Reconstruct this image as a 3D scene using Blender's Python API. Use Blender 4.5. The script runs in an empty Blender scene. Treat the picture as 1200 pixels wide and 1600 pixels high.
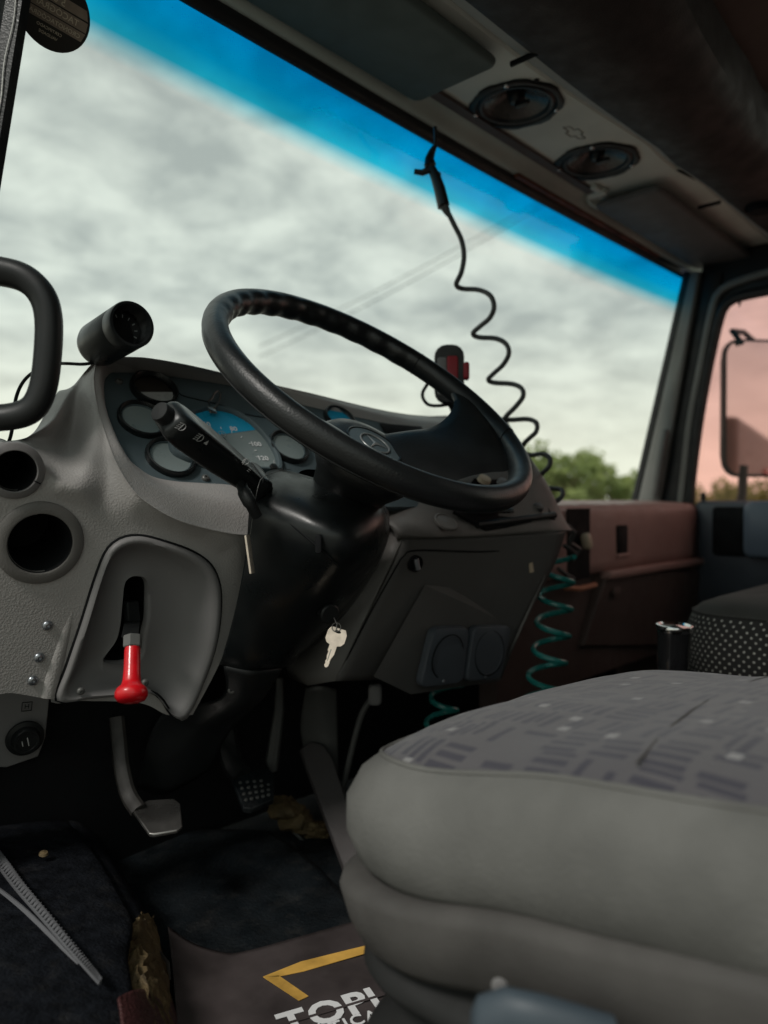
import bpy, math, random
from mathutils import Vector, Matrix, noise as NZ
R = math.radians
random.seed(7)
C = bpy.context.scene.collection
sc = bpy.context.scene

# ------------------------------------------------------------------ camera
CZ = 1.85                       # eye height above the ground, standing on the step of the truck
PSI = R(42.3); PITCH = math.atan(15/1200)
cd = bpy.data.cameras.new('camera'); cam = bpy.data.objects.new('camera', cd); C.objects.link(cam)
cam.location = (0, 0, CZ); cam.rotation_euler = (R(90)-PITCH, 0, PSI-R(90))
cd.sensor_fit = 'VERTICAL'; cd.sensor_height = 36; cd.lens = 27
cd.clip_start = .02; cd.clip_end = 3000
cd.dof.use_dof = True; cd.dof.focus_distance = .95; cd.dof.aperture_fstop = 3.0
sc.camera = cam

# ------------------------------------------------------------------ world: overcast sky
SUN_EL, SUN_AZ = R(47), R(264)          # azimuth of the sun, clockwise from +Y
w = bpy.data.worlds.new("World"); sc.world = w; w.use_nodes = True
nt = w.node_tree; nt.nodes.clear(); N = nt.nodes.new; L = nt.links.new
out = N('ShaderNodeOutputWorld'); bg = N('ShaderNodeBackground'); L(bg.outputs[0], out.inputs[0])
bg.inputs[1].default_value = .079
sky = N('ShaderNodeTexSky'); sky.sky_type = 'NISHITA'; sky.sun_disc = False
sky.sun_elevation = SUN_EL; sky.sun_rotation = SUN_AZ
tc = N('ShaderNodeTexCoord'); sep = N('ShaderNodeSeparateXYZ'); L(tc.outputs['Generated'], sep.inputs[0])
def math_(op, a, b=None, clamp=False):
    n = N('ShaderNodeMath'); n.operation = op; n.use_clamp = clamp
    for i, v in enumerate((a, b)):
        if v is None: continue
        if isinstance(v, (int, float)): n.inputs[i].default_value = v
        else: L(v, n.inputs[i])
    return n.outputs[0]
zc = math_('ADD', math_('MAXIMUM', sep.outputs[2], 0.), .22)
cmb = N('ShaderNodeCombineXYZ'); L(math_('DIVIDE', sep.outputs[0], zc), cmb.inputs[0]); L(math_('DIVIDE', sep.outputs[1], zc), cmb.inputs[1])
no = N('ShaderNodeTexNoise'); L(cmb.outputs[0], no.inputs['Vector']); no.inputs['Scale'].default_value = 5.2
no.inputs['Detail'].default_value = 8; no.inputs['Roughness'].default_value = .58; no.inputs['Distortion'].default_value = .25
no2 = N('ShaderNodeTexNoise'); L(cmb.outputs[0], no2.inputs['Vector']); no2.inputs['Scale'].default_value = 1.5; no2.inputs['Detail'].default_value = 3
fac = math_('ADD', math_('MULTIPLY', no.outputs[0], .58), math_('MULTIPLY', no2.outputs[0], .42))
cr = N('ShaderNodeValToRGB'); L(fac, cr.inputs[0])
cr.color_ramp.elements[0].position = .40; cr.color_ramp.elements[0].color = (4.1, 4.65, 4.4, 1)
cr.color_ramp.elements[1].position = .60; cr.color_ramp.elements[1].color = (7.4, 8.15, 7.4, 1)
hz = N('ShaderNodeMapRange'); L(sep.outputs[2], hz.inputs[0]); hz.inputs[1].default_value = 0; hz.inputs[2].default_value = .26
hz.inputs[3].default_value = 1; hz.inputs[4].default_value = 0; hz.interpolation_type = 'SMOOTHSTEP'
mx0 = N('ShaderNodeMix'); mx0.data_type = 'RGBA'; L(math_('MULTIPLY', hz.outputs[0], .8), mx0.inputs[0]); L(cr.outputs[0], mx0.inputs[6])
mx0.inputs[7].default_value = (9.9, 10.0, 8.2, 1)
mx = N('ShaderNodeMix'); mx.data_type = 'RGBA'; mx.inputs[0].default_value = .96
L(sky.outputs[0], mx.inputs[6]); L(mx0.outputs[2], mx.inputs[7]); L(mx.outputs[2], bg.inputs[0])
sd = bpy.data.lights.new('sun', 'SUN'); sd.energy = 1.5; sd.angle = R(12); sd.color = (1, .96, .9)
so = bpy.data.objects.new('sun', sd); C.objects.link(so)
so.rotation_euler = (R(90)-SUN_EL, 0, R(180)-SUN_AZ+0)
sdir = Vector((math.sin(SUN_AZ)*math.cos(SUN_EL), math.cos(SUN_AZ)*math.cos(SUN_EL), math.sin(SUN_EL)))
so.rotation_euler = sdir.to_track_quat('Z', 'Y').to_euler()
vs = sc.view_settings; sc.display_settings.display_device = 'sRGB'
vs.view_transform = 'Standard'; vs.look = 'None'; vs.exposure = 0.36; vs.gamma = 1; vs.use_curve_mapping = False
cy = sc.cycles; cy.use_denoising = True; cy.max_bounces = 8; cy.diffuse_bounces = 4; cy.glossy_bounces = 4
cy.transparent_max_bounces = 12; cy.sample_clamp_indirect = 6; cy.caustics_reflective = False; cy.caustics_refractive = False

# ------------------------------------------------------------------ points measured in the photograph, at real distances
fw0 = Vector((math.cos(PSI), math.sin(PSI), 0)); rt = Vector((math.sin(PSI), -math.cos(PSI), 0)); uz = Vector((0, 0, 1))
fw = fw0*math.cos(PITCH)-uz*math.sin(PITCH); up = uz*math.cos(PITCH)+fw0*math.sin(PITCH); CAM = Vector((0, 0, CZ))
def ray(x, y): return fw+rt*((x-600)/1200)+up*((800-y)/1200)
def P(x, y, d): return CAM+ray(x, y)*d
def PY(x, y, Y): r = ray(x, y); return CAM+r*(Y/r.y)
def PX(x, y, X): r = ray(x, y); return CAM+r*(X/r.x)
def PZ(x, y, z): r = ray(x, y); return CAM+r*(z/r.z)          # z relative to the eye
def PP(x, y, p0, n, off=0):
    r = ray(x, y); return CAM+r*((p0-CAM).dot(n)/r.dot(n))+n*off
def V(x, y, z): return Vector((x, y, z+CZ))                     # cab coordinates: z relative to the eye

# ------------------------------------------------------------------ materials
def mat(name, col, rough=.5, spec=.5, metal=0, bump=None, var=.12, vscale=6, coat=0, sheen=0, rvar=.12, dust=0):
    m = bpy.data.materials.new(name); m.use_nodes = True; t = m.node_tree; b = t.nodes['Principled BSDF']; n = t.nodes.new; l = t.links.new
    b.inputs['Metallic'].default_value = metal; b.inputs['Specular IOR Level'].default_value = spec
    b.inputs['Coat Weight'].default_value = coat; b.inputs['Sheen Weight'].default_value = sheen
    co = n('ShaderNodeTexCoord')
    a = n('ShaderNodeTexNoise'); a.inputs['Scale'].default_value = vscale; a.inputs['Detail'].default_value = 6; l(co.outputs['Object'], a.inputs['Vector'])
    r = n('ShaderNodeMapRange'); r.inputs[1].default_value = .3; r.inputs[2].default_value = .7; r.inputs[3].default_value = 1-var; r.inputs[4].default_value = 1+var; l(a.outputs[0], r.inputs[0])
    h = n('ShaderNodeMix'); h.data_type = 'RGBA'; h.blend_type = 'MULTIPLY'; h.inputs[0].default_value = 1; h.inputs[6].default_value = (*col, 1); l(r.outputs[0], h.inputs[7])
    cout = h.outputs[2]
    if dust:
        d = n('ShaderNodeTexNoise'); d.inputs['Scale'].default_value = 26; d.inputs['Detail'].default_value = 9; d.inputs['Roughness'].default_value = .7; l(co.outputs['Object'], d.inputs['Vector'])
        dr = n('ShaderNodeMapRange'); dr.inputs[1].default_value = .52; dr.inputs[2].default_value = .8; dr.inputs[3].default_value = 0; dr.inputs[4].default_value = dust; l(d.outputs[0], dr.inputs[0])
        k = n('ShaderNodeMix'); k.data_type = 'RGBA'; l(dr.outputs[0], k.inputs[0]); l(cout, k.inputs[6]); k.inputs[7].default_value = (.2, .18, .16, 1); cout = k.outputs[2]
    l(cout, b.inputs['Base Color'])
    q = n('ShaderNodeTexNoise'); q.inputs['Scale'].default_value = 23; q.inputs['Detail'].default_value = 5; l(co.outputs['Object'], q.inputs['Vector'])
    rr = n('ShaderNodeMapRange'); rr.inputs[1].default_value = .3; rr.inputs[2].default_value = .7; rr.inputs[3].default_value = max(.03, rough-rvar); rr.inputs[4].default_value = min(1, rough+rvar); l(q.outputs[0], rr.inputs[0]); l(rr.outputs[0], b.inputs['Roughness'])
    if bump:
        kind, scl, st = bump
        if kind == 'leather':
            g = n('ShaderNodeTexVoronoi'); g.feature = 'SMOOTH_F1'; g.inputs['Scale'].default_value = scl; g.inputs['Smoothness'].default_value = .6
            dn = n('ShaderNodeTexNoise'); dn.inputs['Scale'].default_value = scl*.6; l(co.outputs['Object'], dn.inputs['Vector'])
            ad = n('ShaderNodeVectorMath'); ad.operation = 'MULTIPLY_ADD'; l(dn.outputs[1], ad.inputs[0]); ad.inputs[1].default_value = (.7/scl,)*3; l(co.outputs['Object'], ad.inputs[2]); l(ad.outputs[0], g.inputs['Vector'])
            ho = g.outputs['Distance']
        else:
            g = n('ShaderNodeTexNoise'); g.inputs['Scale'].default_value = scl; g.inputs['Detail'].default_value = 4; l(co.outputs['Object'], g.inputs['Vector']); ho = g.outputs[0]
        bu = n('ShaderNodeBump'); bu.inputs['Strength'].default_value = st; bu.inputs['Distance'].default_value = .6/scl; l(ho, bu.inputs['Height']); l(bu.outputs[0], b.inputs['Normal'])
    return m
M = {}
M['shell'] = mat('grey_grained_plastic', (.325, .308, .299), .52, .45, bump=('leather', 420, .36), var=.10, dust=.10)
M['surround'] = mat('smooth_grey_plastic', (.185, .178, .178), .5, .35, bump=('noise', 500, .12), var=.08)
M['panel'] = mat('slate_plastic', (.075, .10, .11), .42, .4, var=.15, vscale=9)
M['black'] = mat('black_plastic', (.010, .011, .0115), .45, .32, bump=('noise', 700, .12))
M['satin'] = mat('satin_black_plastic', (.008, .0098, .0105), .34, .42, bump=('noise', 400, .05))
M['leather'] = mat('black_leather', (.0085, .0095, .010), .38, .44, bump=('leather', 430, .16), rvar=.1)
M['console'] = mat('dark_grey_plastic', (.135, .127, .120), .5, .35, bump=('leather', 600, .3), var=.1)
M['coverp'] = mat('dark_cover_plastic', (.108, .103, .100), .5, .3, bump=('noise', 700, .15), var=.1)
M['socket'] = mat('blue_black_plastic', (.075, .085, .10), .45, .4)
M['dash2'] = mat('brown_plastic_pink_lit', (.40, .24, .215), .5, .4, bump=('leather', 420, .3))  # brownish plastic, with red light from the pink window put into its colour
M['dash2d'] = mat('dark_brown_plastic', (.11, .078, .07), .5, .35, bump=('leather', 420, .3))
M['door'] = mat('navy_plastic', (.06, .07, .088), .42, .5)
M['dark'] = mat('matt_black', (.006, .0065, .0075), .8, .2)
M['rubber'] = mat('rubber_mat', (.006, .0085, .0105), .55, .3, bump=('noise', 160, .6), var=.4, vscale=25, dust=.10)
M['steel'] = mat('worn_steel', (.26, .25, .24), .4, .5, metal=.9, rvar=.2)
M['dsteel'] = mat('dark_steel', (.13, .13, .125), .5, .4, metal=.4, rvar=.2, dust=.12)
M['screw'] = mat('zinc_screw', (.35, .37, .40), .35, .5, metal=.9)
M['chrome'] = mat('chrome', (.7, .7, .7), .12, .5, metal=1, rvar=.05)
M['red'] = mat('red_gloss_plastic', (.62, .006, .012), .28, .5, coat=.25, rvar=.12, var=.1, vscale=60)
M['redd'] = mat('red_rubber', (.30, .01, .02), .5, .4)
M['visor'] = mat('grey_green_vinyl', (.105, .135, .128), .62, .3, bump=('leather', 500, .2))
M['visor2'] = mat('grey_vinyl', (.155, .152, .152), .62, .3, bump=('leather', 500, .2))
M['header'] = mat('overhead_grey_plastic', (.74, .76, .70), .6, .3, bump=('noise', 260, .25))
M['lip'] = mat('overhead_trim', (.52, .58, .53), .5, .4, dust=.1)
M['shelf'] = mat('dark_shelf_plastic', (.032, .026, .025), .6, .3, bump=('leather', 400, .2))
M['roof'] = mat('brown_roof_lining', (.20, .135, .12), .8, .2, bump=('noise', 600, .3))
M['pillar'] = mat('grey_pillar_trim', (.20, .205, .195), .5, .4)
M['seal'] = mat('black_rubber_seal', (.014, .015, .016), .5, .5)
M['carpet'] = mat('black_carpet', (.0075, .0085, .011), .95, .05, bump=('noise', 230, 1.0), var=.5, vscale=60, dust=.09)
M['redleather'] = mat('dark_red_leather', (.06, .022, .022), .4, .5, bump=('leather', 330, 1.0))
M['foam'] = mat('yellow_foam', (.13, .092, .046), .9, .2, bump=('noise', 120, .9), var=.5, vscale=30, dust=.4)
M['piping'] = mat('grey_woven_piping', (.11, .11, .118), .75, .2, bump=('noise', 900, .6))
M['thread'] = mat('white_thread', (.6, .6, .58), .7, .2)
M['key'] = mat('pale_nickel', (.80, .68, .57), .38, .5, metal=.35, rvar=.12, var=.15, vscale=120)
M['seatside'] = mat('grey_seat_vinyl', (.122, .120, .114), .75, .15, bump=('noise', 260, .35), var=.22, vscale=11)
M['skirt'] = mat('grey_seat_base_plastic', (.068, .064, .061), .65, .2, bump=('noise', 300, .25), var=.22, vscale=14)
M['bellows'] = mat('bellows_rubber', (.016, .016, .016), .7, .3)
M['lever'] = mat('blue_grey_plastic', (.045, .06, .075), .5, .4)
M['paper'] = mat('printed_paper_mat', (.055, .045, .045), .5, .25, var=.35, vscale=14, dust=.08)
M['gold'] = mat('gold_print', (.62, .36, .08), .45, .4, var=.35, vscale=25)
M['white'] = mat('white_print', (.75, .75, .76), .6, .3)
M['greyp'] = mat('grey_print', (.10, .10, .10), .6, .3)
M['icon'] = mat('icon_print', (.45, .45, .45), .6, .3)
M['cable'] = mat('grey_cable', (.06, .062, .062), .5, .4)
M['teal'] = mat('teal_hose', (.02, .22, .20), .3, .5, coat=.2)
M['sticker'] = mat('sticker_black', (.03, .028, .025), .5, .3)
M['stickerb'] = mat('sticker_brown', (.30, .24, .19), .5, .3, var=.2, vscale=60)
M['stickert'] = mat('sticker_print', (.7, .62, .48), .5, .3)
M['dial'] = mat('dial_face', (.21, .25, .25), .35, .5)
M['dialblue'] = mat('dial_blue', (.012, .33, .56), .35, .5)
M['ground'] = mat('gravel_ground', (.19, .18, .16), .9, .2, var=.3, vscale=.4)
M['bark'] = mat('bark', (.10, .075, .05), .9, .2)
M['leaf'] = mat('leaves', (.11, .16, .04), .7, .3, var=.5, vscale=.9)
M['leaf2'] = mat('leaves_dark', (.085, .125, .035), .7, .3, var=.5, vscale=.9)
M['cargo'] = mat('brown_body_paint', (.16, .07, .045), .4, .5)
M['yellow'] = mat('yellow_paint', (.62, .36, .03), .4, .5)
M['amber'] = mat('cream_plastic', (.55, .44, .32), .4, .5)

def leaf(name, c_):
    m = bpy.data.materials.new(name); m.use_nodes = True; t = m.node_tree; t.nodes.clear(); n = t.nodes.new; l = t.links.new
    o = n('ShaderNodeOutputMaterial'); d = n('ShaderNodeBsdfDiffuse'); tr = n('ShaderNodeBsdfTranslucent'); x = n('ShaderNodeMixShader'); x.inputs[0].default_value = .45
    co = n('ShaderNodeTexCoord'); a = n('ShaderNodeTexNoise'); a.inputs['Scale'].default_value = 1.4; l(co.outputs['Object'], a.inputs['Vector'])
    rp = n('ShaderNodeValToRGB'); l(a.outputs[0], rp.inputs[0]); rp.color_ramp.elements[0].position = .3; rp.color_ramp.elements[1].position = .7
    rp.color_ramp.elements[0].color = (c_[0]*.6, c_[1]*.65, c_[2]*.6, 1); rp.color_ramp.elements[1].color = (c_[0]*1.5, c_[1]*1.4, c_[2]*1.3, 1)
    l(rp.outputs[0], d.inputs[0]); l(rp.outputs[0], tr.inputs[0]); l(d.outputs[0], x.inputs[1]); l(tr.outputs[0], x.inputs[2]); l(x.outputs[0], o.inputs[0]); return m
M['leaf'] = leaf('leaf_green', (.28, .34, .14)); M['leaf2'] = leaf('leaf_dark_green', (.23, .29, .12))
def glass(name, tint=(.96, .98, .97), refl=.035, band=None, rough=.02):
    m = bpy.data.materials.new(name); m.use_nodes = True; t = m.node_tree; t.nodes.clear(); n = t.nodes.new; l = t.links.new
    o = n('ShaderNodeOutputMaterial'); tr = n('ShaderNodeBsdfTransparent'); g = n('ShaderNodeBsdfGlossy'); g.inputs['Roughness'].default_value = rough
    mxs = n('ShaderNodeMixShader'); fr = n('ShaderNodeFresnel'); fr.inputs[0].default_value = 1.35
    mu = n('ShaderNodeMath'); mu.operation = 'MULTIPLY'; mu.inputs[1].default_value = refl*28; l(fr.outputs[0], mu.inputs[0])
    mu.use_clamp = True
    l(mu.outputs[0], mxs.inputs[0]); l(tr.outputs[0], mxs.inputs[1]); l(g.outputs[0], mxs.inputs[2]); l(mxs.outputs[0], o.inputs[0])
    tr.inputs[0].default_value = (*tint, 1)
    if band:
        co = n('ShaderNodeTexCoord'); s = n('ShaderNodeSeparateXYZ'); l(co.outputs['Object'], s.inputs[0])
        mr = n('ShaderNodeMapRange'); mr.inputs[1].default_value = band[0]; mr.inputs[2].default_value = band[1]; l(s.outputs[2], mr.inputs[0])
        c = n('ShaderNodeValToRGB'); l(mr.outputs[0], c.inputs[0]); e = c.color_ramp.elements
        e[0].position = 0; e[0].color = (*tint, 1); e[1].position = 1; e[1].color = (.0, .31, .78, 1)
        for p_, c_ in ((.16, (.55, .88, .97)), (.30, (.02, .58, .86)), (.55, (.0, .43, .85))):
            q = e.new(p_); q.color = (*c_, 1)
        l(c.outputs[0], tr.inputs[0])
    return m
M['windscreen'] = glass('windscreen_glass', (.985, .99, .975), .0012, (CZ+.612, CZ+.735))
M['pink'] = glass('pink_tinted_glass', (1., .565, .53), .03)
M['lens'] = glass('gauge_lens', (.85, .88, .88), .06, rough=.06)
mm = bpy.data.materials.new('mirror_glass'); mm.use_nodes = True; b_ = mm.node_tree.nodes['Principled BSDF']
b_.inputs['Metallic'].default_value = 1; b_.inputs['Roughness'].default_value = .04; b_.inputs['Base Color'].default_value = (.8, .8, .8, 1); M['mirror'] = mm

def seat_fabric(name):
    m = bpy.data.materials.new(name); m.use_nodes = True; t = m.node_tree; b = t.nodes['Principled BSDF']; n = t.nodes.new; l = t.links.new
    b.inputs['Roughness'].default_value = .9; b.inputs['Sheen Weight'].default_value = .25; b.inputs['Specular IOR Level'].default_value = .2
    co = n('ShaderNodeTexCoord')
    def mth(op, a, bb=None, cc=None):
        x = n('ShaderNodeMath'); x.operation = op
        for i, v in enumerate((a, bb, cc)):
            if v is None: continue
            if isinstance(v, (int, float)): x.inputs[i].default_value = v
            else: l(v, x.inputs[i])
        return x.outputs[0]
    mp = n('ShaderNodeMapping'); mp.inputs['Rotation'].default_value = (0, 0, R(8)); l(co.outputs['Object'], mp.inputs[0])
    s = n('ShaderNodeSeparateXYZ'); l(mp.outputs[0], s.inputs[0]); X, Y = s.outputs[0], s.outputs[1]
    CELL = .042
    cx = mth('DIVIDE', X, CELL); cy_ = mth('DIVIDE', Y, CELL); fx = mth('FLOOR', cx); fy = mth('FLOOR', cy_)
    u = mth('SUBTRACT', cx, fx); v = mth('SUBTRACT', cy_, fy)
    cb = n('ShaderNodeCombineXYZ'); l(fx, cb.inputs[0]); l(fy, cb.inputs[1])
    wn = n('ShaderNodeTexWhiteNoise'); wn.noise_dimensions = '2D'; l(cb.outputs[0], wn.inputs[0])
    hor = mth('GREATER_THAN', wn.outputs[0], .5)
    # bars: four parallel bars per cell, along u or along v
    a = mth('ADD', mth('MULTIPLY', u, hor), mth('MULTIPLY', v, mth('SUBTRACT', 1, hor)))       # along the bar
    c = mth('ADD', mth('MULTIPLY', v, hor), mth('MULTIPLY', u, mth('SUBTRACT', 1, hor)))       # across
    c4 = mth('MULTIPLY', c, 3.6); fc = mth('FLOOR', c4); fr = mth('SUBTRACT', c4, fc)
    cb2 = n('ShaderNodeCombineXYZ'); l(mth('ADD', fx, mth('MULTIPLY', fc, 17.3)), cb2.inputs[0]); l(fy, cb2.inputs[1])
    wn2 = n('ShaderNodeTexWhiteNoise'); wn2.noise_dimensions = '2D'; l(cb2.outputs[0], wn2.inputs[0])
    aa = mth('ADD', a, mth('MULTIPLY', mth('SUBTRACT', wn2.outputs[0], .5), .35))
    bar = mth('MULTIPLY', mth('MULTIPLY', mth('GREATER_THAN', fr, .18), mth('LESS_THAN', fr, .78)), mth('MULTIPLY', mth('GREATER_THAN', aa, .12), mth('LESS_THAN', aa, .86)))
    keep = mth('GREATER_THAN', wn2.outputs[0], .22)
    bar = mth('MULTIPLY', bar, keep)
    # light squares
    mp2 = n('ShaderNodeMapping'); mp2.inputs['Location'].default_value = (.011, .024, 0); l(mp.outputs[0], mp2.inputs[0])
    vo = n('ShaderNodeTexVoronoi'); vo.distance = 'CHEBYCHEV'; vo.inputs['Scale'].default_value = 13; vo.inputs['Randomness'].default_value = .75
    vo.voronoi_dimensions = '2D'; l(mp2.outputs[0], vo.inputs['Vector'])
    sq = mth('LESS_THAN', vo.outputs['Distance'], .062)
    ns = n('ShaderNodeTexNoise'); ns.inputs['Scale'].default_value = 9; ns.inputs['Detail'].default_value = 5; l(co.outputs['Object'], ns.inputs['Vector'])
    base = n('ShaderNodeMix'); base.data_type = 'RGBA'; l(ns.outputs[0], base.inputs[0]); base.inputs[6].default_value = (.068, .064, .073, 1); base.inputs[7].default_value = (.098, .092, .096, 1)
    m1 = n('ShaderNodeMix'); m1.data_type = 'RGBA'; l(mth('MULTIPLY', bar, .85), m1.inputs[0]); l(base.outputs[2], m1.inputs[6]); m1.inputs[7].default_value = (.036, .034, .048, 1)
    m2 = n('ShaderNodeMix'); m2.data_type = 'RGBA'; l(mth('MULTIPLY', sq, .8), m2.inputs[0]); l(m1.outputs[2], m2.inputs[6]); m2.inputs[7].default_value = (.24, .235, .235, 1)
    l(m2.outputs[2], b.inputs['Base Color'])
    f = n('ShaderNodeTexNoise'); f.inputs['Scale'].default_value = 900; l(co.outputs['Object'], f.inputs['Vector'])
    bu = n('ShaderNodeBump'); bu.inputs['Strength'].default_value = .5; bu.inputs['Distance'].default_value = .0006; l(mth('ADD', f.outputs[0], mth('MULTIPLY', bar, -.6)), bu.inputs['Height']); l(bu.outputs[0], b.inputs['Normal'])
    return m
M['fabric'] = seat_fabric('patterned_seat_fabric')
def perforated(name):
    m = bpy.data.materials.new(name); m.use_nodes = True; t = m.node_tree; b = t.nodes['Principled BSDF']; n = t.nodes.new; l = t.links.new
    b.inputs['Roughness'].default_value = .8
    co = n('ShaderNodeTexCoord'); s = n('ShaderNodeSeparateXYZ'); l(co.outputs['Object'], s.inputs[0])
    cb = n('ShaderNodeCombineXYZ')
    ad = n('ShaderNodeMath'); ad.operation = 'ADD'; l(s.outputs[0], ad.inputs[0]); l(s.outputs[1], ad.inputs[1])
    l(ad.outputs[0], cb.inputs[0]); l(s.outputs[2], cb.inputs[1])
    mp = n('ShaderNodeMapping'); mp.inputs['Rotation'].default_value = (0, 0, R(45)); mp.inputs['Scale'].default_value = (82, 82, 82); l(cb.outputs[0], mp.inputs[0])
    vo = n('ShaderNodeTexVoronoi'); vo.voronoi_dimensions = '2D'; vo.inputs['Randomness'].default_value = .12; vo.inputs['Scale'].default_value = 1; l(mp.outputs[0], vo.inputs['Vector'])
    r = n('ShaderNodeValToRGB'); l(vo.outputs['Distance'], r.inputs[0]); r.color_ramp.elements[0].position = .13; r.color_ramp.elements[0].color = (.62, .6, .55, 1)
    r.color_ramp.elements[1].position = .19; r.color_ramp.elements[1].color = (.022, .021, .020, 1); l(r.outputs[0], b.inputs['Base Color'])
    return m
M['perf'] = perforated('perforated_black_fabric')
M['blackfab'] = mat('black_fabric', (.05, .048, .044), .9, .2, bump=('noise', 700, .4), sheen=.1)

# ------------------------------------------------------------------ mesh builder
class MB:
    def __init__(s): s.v = []; s.f = []
    def add(s, vs, fs):
        o = len(s.v); s.v += [Vector(v) for v in vs]; s.f += [tuple(i+o for i in f) for f in fs]; return s
    def grid(s, rows, closed_u=False, closed_v=False, skip=None):
        nr, nc = len(rows), len(rows[0]); fs = []
        for i in range(nr if closed_v else nr-1):
            for j in range(nc if closed_u else nc-1):
                q = (i*nc+j, i*nc+(j+1) % nc, ((i+1) % nr)*nc+(j+1) % nc, ((i+1) % nr)*nc+j)
                if skip:
                    cs = [Vector(rows[a//nc][a % nc]) for a in q]
                    if any(skip(c) for c in cs): continue
                fs.append(q)
        return s.add([p for r in rows for p in r], fs)
    def loft(s, loops, cap0=True, cap1=True):
        n = len(loops[0]); o = len(s.v); s.grid(loops, closed_u=True)
        if cap0: s.f.append(tuple(o+i for i in reversed(range(n))))
        if cap1: s.f.append(tuple(o+(len(loops)-1)*n+i for i in range(n)))
        return s
    def tube(s, path, r, n=10, caps=True, flat=1.0, closed=False):
        path = [Vector(p) for p in path]; k = len(path); rs = r if isinstance(r, (list, tuple)) else [r]*k; loops = []; prev = None
        for i, p in enumerate(path):
            if closed: tg = (path[(i+1) % k]-path[i-1])
            else: tg = (path[min(i+1, k-1)]-path[max(i-1, 0)])
            tg.normalize()
            if prev is None: a = tg.orthogonal().normalized()
            else: a = (prev-tg*prev.dot(tg)).normalized()
            prev = a; b = tg.cross(a)
            loops.append([p+(a*math.cos(2*math.pi*j/n)+b*math.sin(2*math.pi*j/n)*flat)*rs[i] for j in range(n)])
        if closed: s.grid(loops, closed_u=True, closed_v=True)
        else: s.loft(loops, caps, caps)
        return s
    def box(s, a, b, r=0):
        (x0, y0, z0), (x1, y1, z1) = a, b
        if r == 0:
            return s.add([(x0, y0, z0), (x1, y0, z0), (x1, y1, z0), (x0, y1, z0), (x0, y0, z1), (x1, y0, z1), (x1, y1, z1), (x0, y1, z1)],
                         [(3, 2, 1, 0), (4, 5, 6, 7), (0, 1, 5, 4), (1, 2, 6, 5), (2, 3, 7, 6), (3, 0, 4, 7)])
        c = rrect(x1-x0, y1-y0, r*2.2, 5); cx, cy2 = (x0+x1)/2, (y0+y1)/2; lp = []
        for t, z in ((1, z0), (.35, z0+r*.3), (0, z0+r), (0, z1-r), (.35, z1-r*.3), (1, z1)):
            lp.append([(cx+px*(1-2*r*t/(x1-x0)), cy2+py*(1-2*r*t/(y1-y0)), z) for px, py in c])
        return s.loft(lp)
    def lathe(s, prof, n=32, cap0=False, cap1=False):       # profile of (radius, height) round local z
        return s.loft([[(r*math.cos(2*math.pi*j/n), r*math.sin(2*math.pi*j/n), h) for j in range(n)] for r, h in prof], cap0, cap1)
    def prism(s, pts, z0, z1):
        n = len(pts); return s.loft([[(x, y, z0) for x, y in pts], [(x, y, z1) for x, y in pts]])
    def xf(s, m):
        s.v = [m @ v for v in s.v]; return s
    def merge(s, o): return s.add(o.v, o.f)
def rrect(w_, h_, r, k=4):
    r = min(r, w_/2-1e-5, h_/2-1e-5); pts = []
    for cx, cy2, a0 in ((w_/2-r, h_/2-r, 0), (-w_/2+r, h_/2-r, 90), (-w_/2+r, -h_/2+r, 180), (w_/2-r, -h_/2+r, 270)):
        for i in range(k+1):
            a = R(a0+90*i/k); pts.append((cx+r*math.cos(a), cy2+r*math.sin(a)))
    return pts
def frame(o, z, x=None):
    z = Vector(z).normalized(); x = Vector(x) if x is not None else z.orthogonal()
    x = (x-z*x.dot(z)).normalized(); y = z.cross(x)
    return Matrix(((x.x, y.x, z.x, o[0]), (x.y, y.y, z.y, o[1]), (x.z, y.z, z.z, o[2]), (0, 0, 0, 1)))
def cr_(p0, p1, p2, p3, t):
    return .5*((2*p1)+(p2-p0)*t+(2*p0-5*p1+4*p2-p3)*t*t+(3*p1-p0-3*p2+p3)*t**3)
def spline(pts, k, closed=False):
    pts = [Vector(p) if not isinstance(p, (int, float)) else p for p in pts]; n = len(pts); o = []
    for i in range(n if closed else n-1):
        g = (lambda j: pts[j % n]) if closed else (lambda j: pts[min(max(j, 0), n-1)])
        for t in range(k): o.append(cr_(g(i-1), g(i), g(i+1), g(i+2), t/k))
    if not closed: o.append(pts[-1])
    return o
def resample(pts, n, closed=True):
    pts = [Vector(p) for p in pts]; q = pts+[pts[0]] if closed else pts
    d = [0]
    for a, b in zip(q, q[1:]): d.append(d[-1]+(b-a).length)
    o = []; j = 0
    for i in range(n):
        t = d[-1]*i/(n if closed else n-1)
        while j < len(d)-2 and d[j+1] < t: j += 1
        s_ = (t-d[j])/max(d[j+1]-d[j], 1e-9); o.append(q[j].lerp(q[j+1], min(s_, 1)))
    return o
def surf(ctrl, ku, kv):                                     # smooth surface through a grid of points
    rows = [spline(r, ku) for r in ctrl]; cols = [spline([r[j] for r in rows], kv) for j in range(len(rows[0]))]
    return [[cols[j][i] for j in range(len(cols))] for i in range(len(cols[0]))]

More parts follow.
